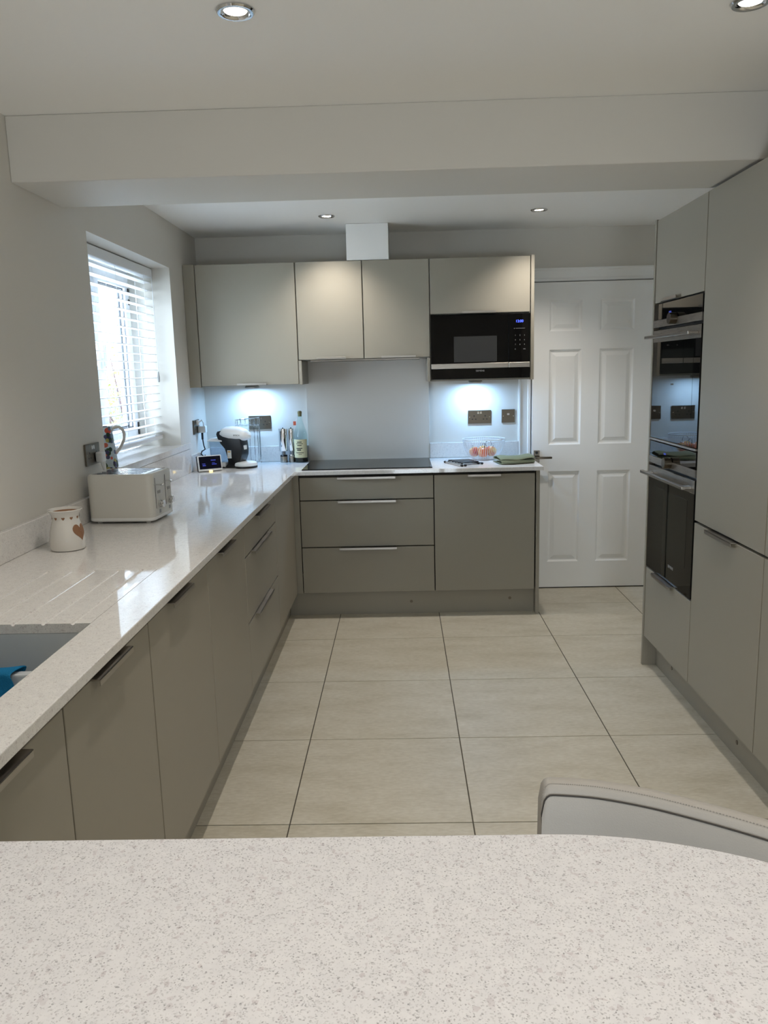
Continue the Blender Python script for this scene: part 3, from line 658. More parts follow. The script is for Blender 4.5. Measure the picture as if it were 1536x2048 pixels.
def oven(label, z0, z1, trim):
    t = thing('oven', label, 'oven', (3.1, -1.391, z0), 'built in single ovens')
    ya, yb = Y2 + .007, Y1 - .007; xf = XRF - .002
    b = MB(); b.box(xf + .022, 3.40, ya + .01, yb - .01, z0 + .004, z1 - .004); b.build('oven_body', BLACKP, t)
    zs = z1 - .072
    b = MB(); b.box(xf, xf + .02, ya, yb, zs, z1 - .002, .001); cp = b.build('control_panel', OVENG, t)
    b = MB(); b.box(xf - .0006, xf, -1.325, -1.295, zs + .022, zs + .030); b.build('oven_clock', DIMLED, cp)
    b = MB(); b.box(xf - .003, xf + .018, ya, yb, zs - .032, zs - .0005, .001); b.build('steel_strip', STEEL, t)
    b = MB(); b.cyl((xf - .034, -1.391, zs - .006), .024, .033, 28, 'x', .002); b.build('control_knob', NICKEL, t)
    b = MB(); b.box(xf, xf + .02, ya, yb, z0 + .001, zs - .044, .001); dg = b.build('oven_door', OVENG, t)
    b = MB(); b.box(xf - .002, xf, ya, yb, zs - .098, zs - .046, .0005); b.build('steel_band', STEEL, dg)
    b = MB(); b.box(xf - .0005, xf, ya + .075, yb - .075, z0 + .115, zs - .135); b.build('viewing_window', mat('oven_window_glass', (30, 31, 28), 0.02, spec=0.6, ior=1.5), dg)
    hb = MB(); zh = zs - .075
    hb.box(xf - .046, xf - .032, ya + .02, yb - .005, zh - .008, zh + .006, .002, 2)
    for y in (ya + .045, yb - .05): hb.box(xf - .036, xf - .002, y - .016, y + .016, zh - .006, zh + .004, .001)
    hb.build('handle_bar', STEEL, dg)
    if trim:
        b = MB(); b.box(xf - .004, xf + .02, ya, yb, z0 - .010, z0 - .001, .001); b.build('trim_bar', STEEL, t)
        text('SIEMENS', .010, GREYPRINT, dg, facing_minus_x(xf - .0006, -1.37, z0 + .25), 'brand_lettering')
    else:
        text('SIEMENS', .018, GREYPRINT, dg, facing_minus_x(xf - .0006, -1.44, z0 + .075), 'brand_lettering')
oven('upper stainless and black glass built in oven, reflecting the lit wall', 1.135, 1.740, True)
oven('lower stainless and black glass built in oven, above the drawer', .511, 1.122, False)

# ------------------------------------------------------------------ sockets and switches
def pins(b, P, s_=1.0):
    pass
def socket_plate(label, origin, wall, w_, h_, gangs, cat='socket'):
    """wall 'back': faces -y ; wall 'left': faces +x"""
    t = thing('wall_socket' if cat == 'socket' else 'wall_switch', label, cat, origin)
    ox, oy, oz = origin
    def B(a0, a1, z0, z1, d0, d1, bev=0):
        q = MB()
        if wall == 'back': q.box(ox + a0, ox + a1, oy - d1, oy - d0, oz + z0, oz + z1, bev)
        else: q.box(ox + d0, ox + d1, oy + a0, oy + a1, oz + z0, oz + z1, bev)
        return q
    pl = B(-w_/2, w_/2, -h_/2, h_/2, 0.0006, .008, .002).build('faceplate', NICKEL, t)
    for g in range(gangs):
        cx = 0 if gangs == 1 else (-.036 if g == 0 else .036)
        if cat == 'socket':
            B(cx - .0032, cx + .0032, .002, .011, .0072, .0084).build('pin_hole', BLACKP, pl)
            for s_ in (-1, 1): B(cx + s_*.011 - .0045, cx + s_*.011 + .0045, -.017, -.0115, .0072, .0084).build('pin_hole', BLACKP, pl)
            rx = (.0 if gangs == 1 else (-.009 if g == 0 else .009)); B(rx - .006, rx + .006, .020, .036, .008, .0105, .001).build('rocker', CHROME, pl)
        else: B(cx - .008, cx + .008, .006, .018, .008, .0105, .001).build('rocker', CHROME, pl)
    for s_ in (-1, 1): B(s_*(w_/2 - .010) - .0025, s_*(w_/2 - .010) + .0025, -.0025, .0025, .008, .0086, .0004).build('screw_head', CHROME, pl)
    return t
socket_plate('brushed steel double socket on the back wall behind the coffee machine', (.746, YB, 1.159), 'back', .147, .088, 2)
socket_plate('brushed steel double socket on the back wall above the fruit bowl', (2.191, YB, 1.161), 'back', .150, .086, 2)
socket_plate('small square steel switch plate nearest the white door', (2.378, YB, 1.163), 'back', .086, .086, 1, 'switch')
socket_plate('brushed steel double socket on the window wall above the toaster', (XL, -1.615, 1.164), 'left', .150, .088, 2)
socket_plate('brushed steel socket on the window wall in the far corner with a white charger', (XL, .085, 1.157), 'left', .140, .088, 2)
# plug with its flex to the toaster
pg = thing('power_plug', 'white plug pushed into the socket above the toaster', 'plug', (XL + .009, -1.579, 1.150))
b = MB(); b.box(XL + .0092, XL + .040, -1.601, -1.555, 1.125, 1.170, .008, 3); b.build('plug_body', WPLAST, pg)
b = MB(); b.tube([(XL + .024, -1.578, 1.127), (XL + .03, -1.574, 1.10), (XL + .036, -1.564, 1.07), (XL + .05, -1.55, 1.02), (XL + .034, -1.54, .935), (XL + .06, -1.545, .909)], .0035, 8); b.build('flex', WPLAST, pg)
pg = thing('charger_plug', 'white usb charger in the corner socket with a black lead to the display', 'plug', (XL + .009, .120, 1.150))
b = MB(); b.box(XL + .0092, XL + .058, .098, .142, 1.118, 1.160, .005, 2); b.build('charger_body', WPLAST, pg)
b = MB(); b.box(XL + .012, XL + .028, .06, .075, 1.168, 1.20, .003); b.tube([(XL + .03, .066, 1.186), (XL + .044, .07, 1.20), (XL + .050, .085, 1.185), (XL + .048, .105, 1.155)], .004, 8); b.build('charging_lead', WPLAST, pg)
b = MB(); b.box(XL + .028, XL + .040, .100, .114, 1.075, 1.120, .003)
b.tube([(XL + .034, .107, 1.08), (XL + .040, .10, 1.04), (XL + .05, .09, 1.015), (XL + .036, .06, 1.005), (XL + .034, .045, .99), (XL + .048, .05, .975), (XL + .06, .055, .965), (XL + .062, .04, .93), (XL + .075, .02, .908), (XL + .085, .0, .905), (XL + .082, -.02, .925), (XL + .075, .0, .955), (XL + .065, .02, .985), (XL + .06, .025, .955), (XL + .07, -.01, .912), (XL + .085, -.06, .905)], .0038, 8); b.build('black_lead', BLACKP, pg)

# ------------------------------------------------------------------ things on the left worktop
# wax burner
wx, wy = .530, -2.240
wb = thing('wax_burner', 'white glazed ceramic wax melt burner with heart cut outs on the left worktop', 'burner', (wx, wy, ZW1))
pr = [(0, .902), (.050, .9003), (.056, .903), (.0585, .915), (.058, .935), (.054, .965), (.0475, .990), (.0435, 1.004), (.0435, 1.012), (.047, 1.024), (.054, 1.034), (.056, 1.037), (.0545, 1.0395), (.050, 1.0385), (.043, 1.030), (.036, 1.022), (.02, 1.017), (0, 1.016)]
b = MB(); b.lathe(pr, wx, wy, 48); b.build('burner_body', CERAM, wb)
b = MB(); b.lathe([(.0425, 1.0312), (.036, 1.0235), (.02, 1.0185), (0, 1.0178)], wx, wy, 32); b.build('wax_dish', INNER, wb)
def rad_at(z):
    P = [p for p in pr[1:12]]
    for (r0, z0), (r1, z1) in zip(P, P[1:]):
        if z0 <= z <= z1: return r0 + (r1 - r0)*(z - z0)/max(1e-9, z1 - z0)
    return .05
def heart(n=30):
    out = []
    for k in range(n):
        a = 2*PI*k/n; x = 16*math.sin(a)**3; y = 13*math.cos(a) - 5*math.cos(2*a) - 2*math.cos(3*a) - math.cos(4*a); out.append((x/17, y/17))
    return out
def heart_patch(ang, zc, sx, sz):
    b = MB(); H = heart()
    rows = []
    for q in (0.02, .35, .7, 1.0):
        row = []
        for (x, y) in H:
            z = zc + y*sz*q; a = ang + x*sx*q/.05; r = rad_at(z) + .0006; row.append((wx + r*math.cos(a), wy + r*math.sin(a), z))
        rows.append(row)
    b.grid(rows, closed_v=True); return b
heart_patch(-.24, .965, .030, .034).build('large_heart_opening', INNER, wb)
for k in range(10):
    heart_patch(-PI/2 + .22 + (k - 3)*.60, 1.0115, .0065, .0065).build('small_heart_opening', INNER, wb)
# toaster
tl = thing('toaster', 'white four slice toaster with fine ribbed sides on the left worktop below the plug', 'toaster', (.566, -1.680, ZW1), rz=-.06, local=True)
def rrect(hx, hy, r, n=8):
    P = []
    for (sx, sy, a0) in ((1, 1, 0), (-1, 1, PI/2), (-1, -1, PI), (1, -1, 3*PI/2)):
        for k in range(n + 1):
            a = a0 + k*(PI/2)/n; P.append((sx*(hx - r) + r*math.cos(a), sy*(hy - r) + r*math.sin(a)))
    return P
def loft(b, secs, cap0=True, cap1=True):
    b.grid([[(x, y, z) for (x, y) in P] for (P, z) in secs], closed_v=True)
    if cap0: b.bm.faces.new([b.bm.verts.new((x, y, secs[0][1])) for x, y in secs[0][0]][::-1])
    if cap1: b.bm.faces.new([b.bm.verts.new((x, y, secs[-1][1])) for x, y in secs[-1][0]])
    return b
def ribbed(hx, hy, r, amp, n=260):
    base = rrect(hx, hy, r, 10); L = [0]
    for i in range(len(base)):
        a, c_ = Vector(base[i]), Vector(base[(i+1) % len(base)]); L.append(L[-1] + (c_ - a).length)
    out = []
    for k in range(n):
        s_ = L[-1]*k/n
        for i in range(len(base)):
            if L[i+1] >= s_: break
        a, c_ = Vector(base[i]), Vector(base[(i+1) % len(base)]); f = (s_ - L[i])/max(1e-9, L[i+1] - L[i]); p = a.lerp(c_, f); d = (c_ - a).normalized() if (c_-a).length > 1e-9 else Vector((1, 0))
        nrm = Vector((d.y, -d.x)); p = p + nrm*(amp if k % 2 else 0); out.append((p.x, p.y))
    return out
HX, HY = .134, .118
b = MB(); loft(b, [(ribbed(HX, HY, .03, .0006), .024), (ribbed(HX, HY, .03, .0006), .186), (ribbed(HX - .002, HY - .002, .03, .0004), .193), (ribbed(HX - .008, HY - .008, .026, 0), .197)], cap0=True, cap1=False)
b.build('body', TOAST, tl, smooth=True, angle=25)
b = MB(); loft(b, [(rrect(HX - .008, HY - .008, .026), .197), (rrect(HX - .013, HY - .013, .022), .1975), (rrect(HX - .014, HY - .014, .022), .1945)], cap0=False); b.build('top_rim', TOAST, tl)
b = MB(); b.box(-HX + .0155, HX - .0155, -HY + .0155, HY - .0155, .1945, .1953); b.build('top_recess', BLACKP, tl)
b = MB(); b.box(-HX + .022, HX - .03, -HY + .022, HY - .022, .1946, .1965, .001); tp = b.build('chrome_top', CHROME, tl)
for k in range(4):
    y = -.069 + .046*k; b = MB(); b.box(-HX + .034, HX - .055, y - .013, y + .013, .1965, .1972); b.build('bread_slot', BLACKP, tp)
b = MB(); loft(b, [(rrect(HX - .006, HY - .006, .028), .008), (rrect(HX + .001, HY + .001, .03), .013), (rrect(HX + .001, HY + .001, .03), .022), (rrect(HX - .002, HY - .002, .03), .026)]); b.build('base_band', WPLAST, tl)
for (x, y) in ((-.1, -.09), (-.1, .09), (.1, -.09), (.1, .09)):
    b = MB(); b.cyl((x, y, .0003), .009, .009, 12); b.build('foot', WPLAST, tl)
for (yc) in (-.055, .055):
    for s_ in (-1,):
        b = MB(); b.box(HX - .0005, HX + .0011, yc - .030, yc - .0265, .055, .178); b.build('lever_slot', BLACKP, tl)
    b = MB(); b.box(HX, HX + .034, yc - .041, yc - .016, .150, .1545, .002); b.build('lever', CHROME, tl)
    b = MB(); b.cyl((HX, yc + .008, .070), .015, .020, 24, 'x', .002); b.build('browning_knob', CHROME, tl)
    for q in range(3):
        b = MB(); b.box(HX, HX + .0016, yc - .008 + .012*q, yc - .001 + .012*q, .112, .124, .0005); b.build('button', GREYPRINT, tl)
    b = MB(); b.box(HX, HX + .0014, yc + .0, yc + .018, .032, .046); b.build('badge', GREYPRINT, tl)
# jug on the sill
jx, jy = .352, -1.372
jg = thing('floral_jug', 'tall tapered china jug with floral pattern on the window sill', 'jug', (jx, jy, WZ0))
z = WZ0
b = MB(); b.lathe([(0, z + .002), (.054, z + .0005), (.0575, z + .004), (.056, z + .03), (.050, z + .09), (.044, z + .15), (.0415, z + .178), (.0425, z + .185), (.040, z + .184), (.040, z + .15), (.048, z + .06), (.05, z + .012), (0, z + .01)], jx, jy, 40); b.build('jug_body', JUG, jg)
hp = []
for k in range(15):
    u = k/14; a = PI*.60 - u*PI*1.32
    hp.append((0, 0, 0))
dirx, diry = .80, .60
H = [(.040, .168), (.055, .180), (.074, .180), (.090, .166), (.096, .146), (.092, .122), (.080, .098), (.066, .078), (.052, .062)]
b = MB(); b.tube([(jx + dirx*r, jy + diry*r, z + q) for r, q in H], .0058, 10, flat=1.25); b.build('jug_handle', CERAM, jg)
# energy display
dp = thing('smart_display', 'small white framed tablet display leaning in the far left corner of the worktop', 'display', (.522, -.128, ZW1), rz=.55, local=True)
tilt = Matrix.Rotation(-.22, 4, 'X')
b = MB(); b.box(-.074, .074, 0, .016, 0, .094, .004, 2, mtx=Matrix.Translation((0, 0, .005)) @ tilt); b.build('frame', WPLAST, dp)
b = MB(); b.box(-.067, .067, -.0006, .0, .012, .088, mtx=Matrix.Translation((0, 0, .005)) @ tilt); sc = b.build('screen', SCREEN, dp)
for (x0, x1, z0, z1) in ((-.048, -.028, .030, .038), (-.05, -.03, .042, .046), (.006, .036, .060, .066), (.010, .040, .036, .042), (.012, .03, .046, .049)):
    b = MB(); b.box(x0, x1, -.0011, -.0006, z0, z1, mtx=Matrix.Translation((0, 0, .005)) @ tilt); b.build('digit_bar', DIMLED, sc)
b = MB(); b.box(-.076, .076, .006, .024, -.002, .092, .003, 1, mtx=Matrix.Translation((0, .004, .007)) @ tilt); b.build('rear_housing', BLACKP, dp)
b = MB(); b.box(-.010, .010, -.004, .004, .0006, .008, .001); b.build('indicator_light', AMBER, dp)
b = MB(); b.box(-.05, .05, .03, .06, .0004, .006, .001); b.build('foot', BLACKP, dp)
# coffee machine
cm = thing('coffee_machine', 'black and white capsule coffee machine standing under the left wall light', 'coffee machine', (.64, .06, ZW1), rz=-.30, local=True)
# profile in local x (nose to +x), z
bp = [(-.062, .0), (.012, .0), (.022, .016), (.050, .045), (.064, .080), (.068, .115), (.064, .150), (.060, .185), (.030, .205), (-.030, .215), (-.066, .232), (-.100, .228), (-.108, .210), (-.100, .186), (-.080, .150), (-.052, .120), (-.042, .085), (-.036, .060), (-.034, .03)]
b = MB(); b.poly([(x, z_) for x, z_ in bp], .096, 'y', -.048, .006, 3); b.build('body', BLACKP, cm, smooth=True)
hd_ = []
for (x, zc, hz, hy) in ((-.090, .214, .010, .034), (-.080, .214, .030, .050), (-.058, .212, .043, .057), (-.02, .208, .050, .060), (.03, .204, .050, .060), (.068, .199, .043, .056), (.090, .196, .030, .044), (.098, .194, .010, .016)):
    hd_.append([(x, hy*math.cos(2*PI*k/28), zc + hz*math.sin(2*PI*k/28)*(1 if math.sin(2*PI*k/28) > 0 else .72)) for k in range(28)])
b = MB(); b.grid(hd_, closed_v=True); b.bm.faces.new([b.bm.verts.new(p) for p in hd_[0]]); b.bm.faces.new([b.bm.verts.new(p) for p in hd_[-1]]); he = b.build('head_cover', WPLAST, cm, angle=60)
text('BOSCH', .013, INK, cm, Matrix.Translation((.042, -.0600, .205)) @ Matrix.Rotation(PI/2, 4, 'X'), 'brand_lettering')
b = MB(); b.cyl((.046, 0, .128), .011, .024, 16); b.build('spout', STEEL, cm)
b = MB(); b.lathe([(0, .0005), (.070, .0005), (.072, .006), (.070, .012), (0, .012)], .066, 0, 36); b.build('drip_tray_base', BLACKP, cm)
b = MB(); b.lathe([(0, .013), (.070, .013), (.072, .020), (.068, .032), (.055, .038), (0, .039)], .066, 0, 36); b.build('drip_tray', WPLAST, cm)
b = MB(); b.box(-.034, -.006, -.0488, -.0482, .062, .112); st = b.build('sticker', STICK, cm)
b = MB(); b.box(-.031, -.012, -.0491, -.0488, .099, .106); b.box(-.031, -.020, -.0491, -.0488, .068, .071); b.build('sticker_band', ORANGE, st)
b = MB(); b.box(.061, .069, -.02, .02, .112, .140, .003); b.build('side_dial', WPLAST, cm)
b = MB(); b.box(-.165, -.050, -.052, .052, .0, .006, .002); b.build('tank_foot', BLACKP, cm)
b = MB(); b.box(-.165, -.050, -.05, .05, .006, .036, .006, 2); b.build('tank_base', WPLAST, cm)
tk = MB(); loft(tk, [([(x - .115, y) for x, y in rrect(.044, .048, .02)], .037), ([(x - .118, y) for x, y in rrect(.050, .050, .02)], .165), ([(x - .118, y) for x, y in rrect(.048, .048, .02)], .165), ([(x - .115, y) for x, y in rrect(.042, .046, .02)], .040)]); tk.build('water_tank', CLEARP, cm)
b = MB(); loft(b, [([(x - .120, y) for x, y in rrect(.060, .052, .02)], .1655), ([(x - .120, y) for x, y in rrect(.060, .052, .02)], .171), ([(x - .115, y) for x, y in rrect(.040, .040, .02)], .185)]); b.build('tank_lid', WPLAST, cm)
# wire rack behind the coffee machine
rx_, ry_ = .682, .262
rk = thing('capsule_rack', 'tall chrome wire capsule rack behind the coffee machine', 'rack', (rx_, ry_, ZW1))
b = MB(); R0 = .078
b.tube([(rx_ + R0*math.cos(2*PI*k/32), ry_ + .8*R0*math.sin(2*PI*k/32), .912) for k in range(32)], .002, 6, closed=True); b.build('base_ring', CHROME, rk)
b = MB(); b.tube([(rx_ + R0*math.cos(2*PI*k/32), ry_ + .8*R0*math.sin(2*PI*k/32), 1.190 + .006*math.cos(2*PI*k/32)) for k in range(32)], .002, 6, closed=True)
b.tube([(rx_ + R0*math.cos(2*PI*k/32), ry_ + .8*R0*math.sin(2*PI*k/32), 1.150) for k in range(32)], .0016, 6, closed=True); b.build('top_ring', CHROME, rk)
for k in range(16):
    a = 2*PI*k/16; x, y = rx_ + R0*math.cos(a), ry_ + .8*R0*math.sin(a); b = MB(); b.tube([(x, y, 1.150), (x, y, 1.190)], .0013, 5); b.build('guard_wire', CHROME, rk)
for a in (-.5, -.25, .15, .4, 2.6, 3.4, PI/2, -PI/2 + .7):
    x, y = rx_ + R0*math.cos(a), ry_ + .8*R0*math.sin(a); b = MB(); b.tube([(x, y, .912), (x, y, 1.150)], .0018, 6); b.build('upright_wire', CHROME, rk)
for a in (0, PI/2, PI, -PI/2):
    x, y = rx_ + R0*math.cos(a), ry_ + .8*R0*math.sin(a); b = MB(); b.ball((x, y, .907), .006, .006, .0064, 12, 8); b.build('foot', CHROME, rk)
# mills
for (x, r1, r2, r3, lab) in ((.905, .029, .016, .0225, 'wider polished steel pepper mill, left of the pair beside the bottle'), (.958, .0185, .0165, .018, 'slim polished steel salt mill between the wider mill and the bottle')):
    y = .292
    ml = thing('pepper_mill', lab, 'mill', (x, y, ZW1))
    b = MB(); b.lathe([(0, .9003), (r3, .9003), (r3 + .0008, .903), (r3 + .0008, .936), (r3, .938), (0, .938)], x, y, 28); b.build('base', STEEL, ml)
    b = MB(); b.lathe([(r3 + .001, .9385), (r3 + .001, .9455), (r3 - .002, .949), (0, .949)], x, y, 28); b.build('collar', BLACKP if r1 > .02 else CHROME, ml)
    b = MB(); b.lathe([(r2, .949), (r2, .975)], x, y, 24); b.build('clear_chamber', CLEARP, ml)
    b = MB(); b.lathe([(0, .949), (.011, .949), (.011, .975), (0, .975)], x, y, 20); b.build('grinder_core', GREYPRINT, ml)
    b = MB(); b.lathe([(0, .975), (r1 - .001, .975), (r1, .977), (r1, 1.118), (r1 - .002, 1.120), (0, 1.121)], x, y, 32); b.build('body', CHROME, ml)
    b = MB(); b.lathe([(0, 1.120), (.004, 1.121), (.004, 1.125), (0, 1.127)], x, y, 14); b.build('top_button', BLACKP, ml)
# bottle
bx, by = 1.0205, .288
bt = thing('glass_bottle', 'pale green glass bottle with cream label and cork stopper beside the hob', 'bottle', (bx, by, ZW1))
out = [(0, .9003), (.041, .9003), (.044, .904), (.0445, .91), (.0445, 1.055), (.042, 1.082), (.034, 1.112), (.024, 1.142), (.0165, 1.168), (.0145, 1.19), (.0145, 1.200), (.017, 1.202), (.017, 1.208), (.0145, 1.210)]
b = MB(); b.lathe(out, bx, by, 36); b.build('bottle_glass', BOTTLE, bt)
b = MB(); b.lathe([(0, .9008), (.043, .9025), (.0436, .91), (.0436, 1.006), (0, 1.006)], bx, by, 32); b.build('dark_contents', LIQ, bt)
b = MB(); b.lathe([(.0449, .931), (.0449, 1.050)], bx, by, 28, arc=2.5, a0=-PI/2 - 1.25 - .1); lb = b.build('paper_label', LABEL, bt)
b = MB()
for (z0, z1, a0, a1) in ((1.030, 1.036, -.35, .35), (1.020, 1.024, -.5, .5), (.990, .996, -.5, .4), (.978, .986, -.4, .2), (.962, .966, -.6, .6), (.952, .955, -.2, .3), (1.008, 1.013, -.35, .3)):
    b.lathe([(.0452, z0), (.0452, z1)], bx, by, 8, arc=a1 - a0, a0=-PI/2 - .1 + a0)
b.build('label_print', INK, lb)
b = MB(); b.lathe([(0, 1.196), (.0115, 1.196), (.0125, 1.212), (.014, 1.214), (.014, 1.226), (.010, 1.231), (0, 1.232)], bx, by, 20); b.build('cork_stopper', CORK, bt)
b = MB(); b.tube([(bx - .0155, by, 1.186), (bx - .024, by - .006, 1.175), (bx - .030, by - .010, 1.166)], .0008, 5); b.build('tag_string', WPLAST, bt)
b = MB(); b.box(bx - .043, bx - .025, by - .0115, by - .0100, 1.140, 1.166, .0004, mtx=None); b.build('hang_tag', REDTAG, bt)

# ------------------------------------------------------------------ things on the right of the back worktop
fx, fy = 2.200, .190
fb = thing('wire_fruit_bowl', 'white wire fruit bowl holding red and yellow apples', 'bowl', (fx, fy, ZW1))
def bowl_r(u): return .045 + (.133 - .045)*math.sin(u*PI/2)**.85
def bowl_z(u): return .9025 + .130*(1 - math.cos(u*PI/2))**.85
b = MB(); b.tube([(fx + .133*math.cos(2*PI*k/60), fy + .133*math.sin(2*PI*k/60), 1.0325) for k in range(60)], .0022, 7, closed=True); b.build('rim_wire', WIREW, fb)
b = MB(); b.tube([(fx + .045*math.cos(2*PI*k/36), fy + .045*math.sin(2*PI*k/36), .9026) for k in range(36)], .0022, 7, closed=True); b.build('base_ring', WIREW, fb)
b = MB(); b.tube([(fx + .130*math.cos(2*PI*k/60), fy + .130*math.sin(2*PI*k/60), 1.0185) for k in range(60)], .0016, 6, closed=True); b.build('upper_ring_wire', WIREW, fb)
rib = None
for k in range(60):
    if rib is None:
        b = MB(); b.tube([(fx + bowl_r(i/8), fy, bowl_z(i/8)) for i in range(9)], .0013, 5)
        rib = b.build('rib_wire', WIREW, fb); t = rib
    else: t = rib.copy(); COL.objects.link(t)
    t.rotation_euler = (0, 0, 2*PI*k/60)
def apple(x, y, z, r, label, tx, ty):
    o = bpy.data.objects.new('apple', None)
    t = thing('apple', label, 'fruit', (x, y, z), 'apples in the wire bowl', local=True); bpy.data.objects.remove(o)
    t.rotation_euler = (tx, ty, 0)
    b = MB(); b.lathe([(0, -r*.78), (r*.25, -r*.86), (r*.62, -r*.74), (r*.92, -r*.28), (r, .12*r), (r*.90, .52*r), (r*.62, .80*r), (r*.30, .84*r), (r*.08, .66*r), (0, .62*r)], 0, 0, 28); b.build('apple_flesh', APPLE, t)
    b = MB(); b.tube([(0, 0, .60*r), (.002, 0, .85*r), (.006, .001, 1.12*r)], .0014, 6); b.build('stalk', TWIG, t)
apple(fx - .058, fy + .012, .948, .034, 'red apple at the far left of the wire bowl', .2, -.5)
apple(fx + .046, fy + .000, .951, .036, 'yellow and red apple at the right of the wire bowl, largest of the pile', -.2, .3)
apple(fx - .008, fy - .045, .948, .033, 'yellow apple at the front middle of the wire bowl', -.35, .1)
apple(fx + .000, fy + .057, .949, .034, 'apple at the back of the wire bowl, half hidden by the others', .5, .1)
tw = thing('grape_stalk', 'thin dark curled fruit stalks rising out of the apple bowl', 'stalk', (fx + .01, fy, .99))
b = MB(); b.tube([(fx - .004, fy - .002, .958), (fx - .012, fy, .985), (fx - .004, fy, 1.005), (fx + .010, fy, .996), (fx + .018, fy, .985)], .0016, 6)
b.tube([(fx + .004, fy + .004, .960), (fx + .008, fy, 1.0), (fx + .022, fy, 1.020), (fx + .040, fy, 1.022), (fx + .048, fy, 1.005), (fx + .050, fy, .992)], .0016, 6)
b.tube([(fx - .066, fy - .02, .985), (fx - .074, fy - .02, .994)], .0016, 6); b.build('stalk_stem', TWIG, tw)
# folding trivet
tv = thing('folding_trivet', 'black slatted folding trivet with silver rods and rubber ends in front of the fruit bowl', 'trivet', (2.06, -.03, ZW1), rz=-.0, local=True)
def rod(x0, y0, x1, y1, z):
    b = MB(); b.tube([(x0, y0, z), (x1, y1, z)], .0055, 10); r_ = b.build('rod', CHROME, tv)
    d = Vector((x1 - x0, y1 - y0, 0)).normalized()
    for (p, s_) in (((x0, y0), -1), ((x1, y1), 1)):
        b = MB(); b.tube([(p[0] - s_*d.x*.002, p[1] - s_*d.y*.002, z), (p[0] + s_*d.x*.014, p[1] + s_*d.y*.014, z)], .0066, 10); b.build('rubber_end', RUBBER, r_)
rod(-.112, .070, -.030, -.135, .0068); rod(-.088, .080, -.008, -.120, .0068); rod(.045, .125, .100, -.035, .0068); rod(.020, .120, .078, -.030, .0068)
for k in range(5):
    u = k/4; b = MB(); a0 = Vector((-.092 + .062*u, .072 - .155*u)); a1 = Vector((.038 + .040*u, .100 - .118*u))
    d = (a1 - a0).normalized(); n = Vector((-d.y, d.x))*.011
    b.poly([tuple(a0 + n), tuple(a1 + n), tuple(a1 - n), tuple(a0 - n)][::-1], .006, 'z', .0132, .0008); b.build('slat', BLACKP, tv)
# sage green folded cloth
def towel_section(u):
    """folded sheet seen from the side: three layers joined by rounded folds; u runs along the length"""
    w0 = .078 + .010*math.sin(5*u + .4); P = []
    def arc(cy, cz, r, a0, a1, n=6):
        for k in range(n + 1):
            a = a0 + (a1 - a0)*k/n; P.append((cy + r*math.cos(a), cz + r*math.sin(a)))
    lift = .010*max(0, u - .45) + .003*math.sin(9*u); sag = .004*math.sin(7*u + 1)
    P.append((w0 + .02, .0035)); P.append((.03, .0036)); P.append((-.03, .0045))
    arc(-w0, .0135, .0095, -PI/2, -3*PI/2)
    P.append((-.03, .021 + sag)); P.append((.03, .0225))
    arc(w0 - .004, .0290 + .3*lift, .0065, -PI/2, PI/2)
    P.append((.03, .0395 + lift + sag)); P.append((-.02, .0415 + .7*lift - sag))
    P.append((-w0 + .028 - .030*u, .037 + lift)); P.append((-w0 + .010 - .024*u, .029 + .8*lift)); P.append((-w0 + .004 - .018*u, .0265 + 1.0*lift))
    return P
tt = thing('tea_towel', 'folded sage green tea towel at the right end of the back worktop', 'towel', (2.370, -.02, ZW1), rz=.10, local=True)
rows = []
for i in range(29):
    u = i/28; x = -.112 + .222*u; e = min(1, .55 + 6*min(u, 1 - u)) ; skew = .018*u - .012*math.sin(3*u)
    rows.append([(x + .10*y*(u - .5) + .004*math.sin(40*y + 3*u), y + skew, z*(.86 + .14*e) + .0006) for (y, z) in towel_section(u)])
b = MB(); b.grid(rows); o = b.build('folded_cloth', GREEN, tt, angle=80)
md = o.modifiers.new('thickness', 'SOLIDIFY'); md.thickness = .0045; md.offset = 0; md2 = o.modifiers.new('smooth', 'SUBSURF'); md2.levels = 1; md2.render_levels = 2

# ------------------------------------------------------------------ bar stool
st = thing('bar_stool', 'grey leather bar stool with curved padded back, tucked under the breakfast bar', 'stool', (2.16, -4.02, 0))
ctrl = [(1.8815, -3.704), (1.913, -3.7055), (1.974, -3.717), (2.042, -3.744), (2.103, -3.778), (2.17, -3.822), (2.235, -3.872), (2.285, -3.925), (2.315, -3.98)]
def catmull(P, n=6):
    out = []
    for i in range(len(P) - 1):
        p0, p1, p2, p3 = P[max(i-1, 0)], P[i], P[i+1], P[min(i+2, len(P)-1)]
        for k in range(n):
            t_ = k/n; out.append(tuple(.5*((2*p1[a]) + (-p0[a]+p2[a])*t_ + (2*p0[a]-5*p1[a]+4*p2[a]-p3[a])*t_**2 + (-p0[a]+3*p1[a]-3*p2[a]+p3[a])*t_**3) for a in range(2)))
    return out + [P[-1]]
cur = catmull([ctrl[0]] + ctrl[1:], 6)
nrm = []
for i in range(len(cur)):
    a, c_ = Vector(cur[max(i-1, 0)]), Vector(cur[min(i+1, len(cur)-1)]); d = (c_ - a).normalized(); nrm.append(Vector((-d.y, d.x)))   # outward (away from the bar)
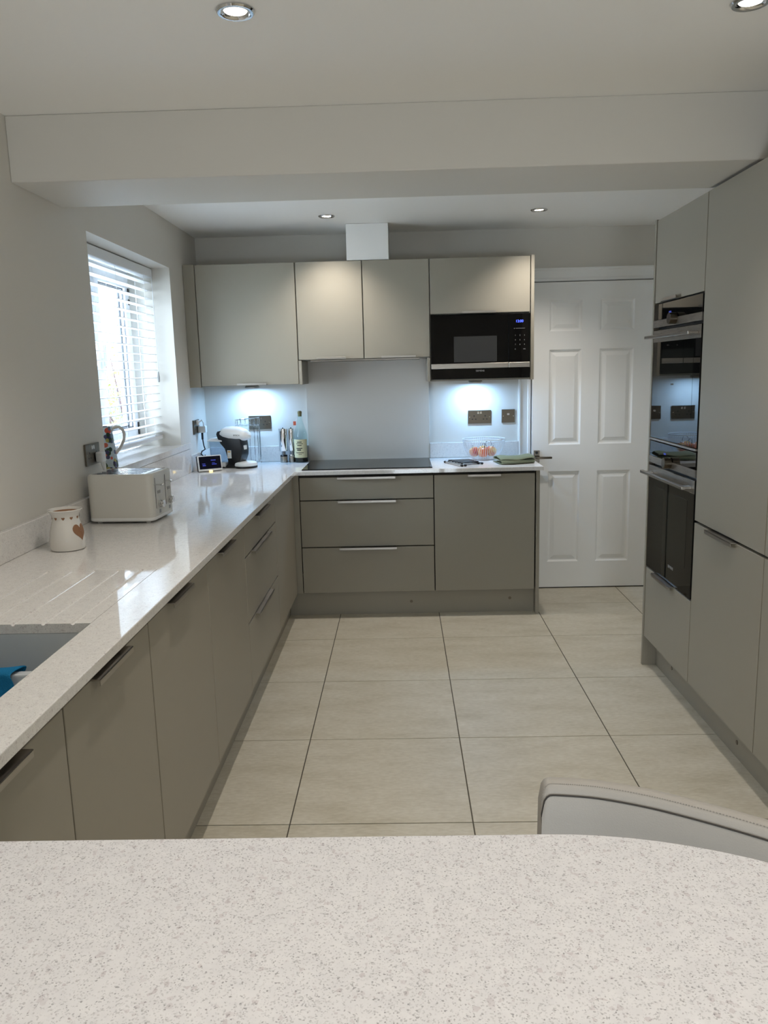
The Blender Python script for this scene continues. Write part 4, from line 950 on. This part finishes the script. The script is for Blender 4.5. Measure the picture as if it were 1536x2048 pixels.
# top height falls softly at both ends
def zt(i):
    u = i/(len(cur) - 1); e = min(u, 1 - u); return .842 - .030*(1 - math.sqrt(max(0, 1 - (1 - min(1, e/.075))**2)))
rows = []; inner = []; seam = []; stitch = []
TH = .036
for i, p in enumerate(cur):
    P = Vector(p); n = nrm[i]; z = zt(i); r = .010
    lean = Vector((-.10, -.22))
    def at(off, zz): q = P + n*off; k = (zz - .842); return (q.x - lean.x*k*0.25, q.y - lean.y*k*0.25, zz)
    rows.append([at(-TH, .50), at(-TH, z - r - .008), at(-TH + .004, z - .006), at(-TH + r, z), at(-r, z), at(-.003, z - .004), at(0, z - r), at(0, .50)])
    inner.append([at(-TH - .0005, .50), at(-TH - .004, .62), at(-TH - .004, z - .050), at(-TH - .003, z - .024), at(-TH - .0005, z - .016)])
    seam.append(at(-TH - .001, z - .015)); stitch.append(at(-TH + .0075, z - .0008))
b = MB(); b.grid(rows); b.bm.faces.new([b.bm.verts.new(v) for v in rows[0]][::-1]); b.bm.faces.new([b.bm.verts.new(v) for v in rows[-1]]); bk = b.build('backrest', LEATH, st, angle=50)
b = MB(); b.grid(inner); o = b.build('inner_pad', LEATH, bk, angle=60)
i0 = inner[2]
b = MB(); side = [tuple(v) for v in [inner[3][0], inner[3][1], inner[3][2]]]
_a = seam[0]; b.tube([(_a[0] + .001, _a[1], .50), (_a[0] + .001, _a[1], _a[2] - .02)] + seam, .0013, 6); b.build('piping', PIPING, bk)
b = MB()
for i in range(0, len(stitch) - 1):
    a, c_ = Vector(stitch[i]), Vector(stitch[i+1])
    for q in range(3): b.tube([a.lerp(c_, q/3 + .03), a.lerp(c_, q/3 + .22)], .0007, 4)
b.build('stitching', STITCH, bk)
b = MB(); loft(b, [([(2.10 + x, -3.96 + y) for x, y in rrect(.20, .19, .07)], .56), ([(2.10 + x, -3.96 + y) for x, y in rrect(.205, .195, .07)], .575), ([(2.10 + x, -3.96 + y) for x, y in rrect(.205, .195, .07)], .625), ([(2.10 + x, -3.96 + y) for x, y in rrect(.185, .175, .06)], .645)]); b.build('seat', LEATH, st, angle=50)
b = MB(); b.cyl((2.10, -3.96, .02), .028, .54, 20); b.build('column', CHROME, st)
b = MB(); b.lathe([(0, .0005), (.20, .0005), (.205, .006), (.19, .012), (.05, .022), (0, .024)], 2.10, -3.96, 40); b.build('base_plate', CHROME, st)
b = MB(); b.tube([(2.10 + .14*math.cos(2*PI*k/32), -3.96 + .14*math.sin(2*PI*k/32), .26) for k in range(32)], .009, 8, closed=True); b.tube([(2.10, -3.96, .26), (2.10 + .14, -3.96, .26)], .008, 8); b.build('footrest', CHROME, st)

for o in bpy.data.objects:
    if '_o' in o: del o['_o']
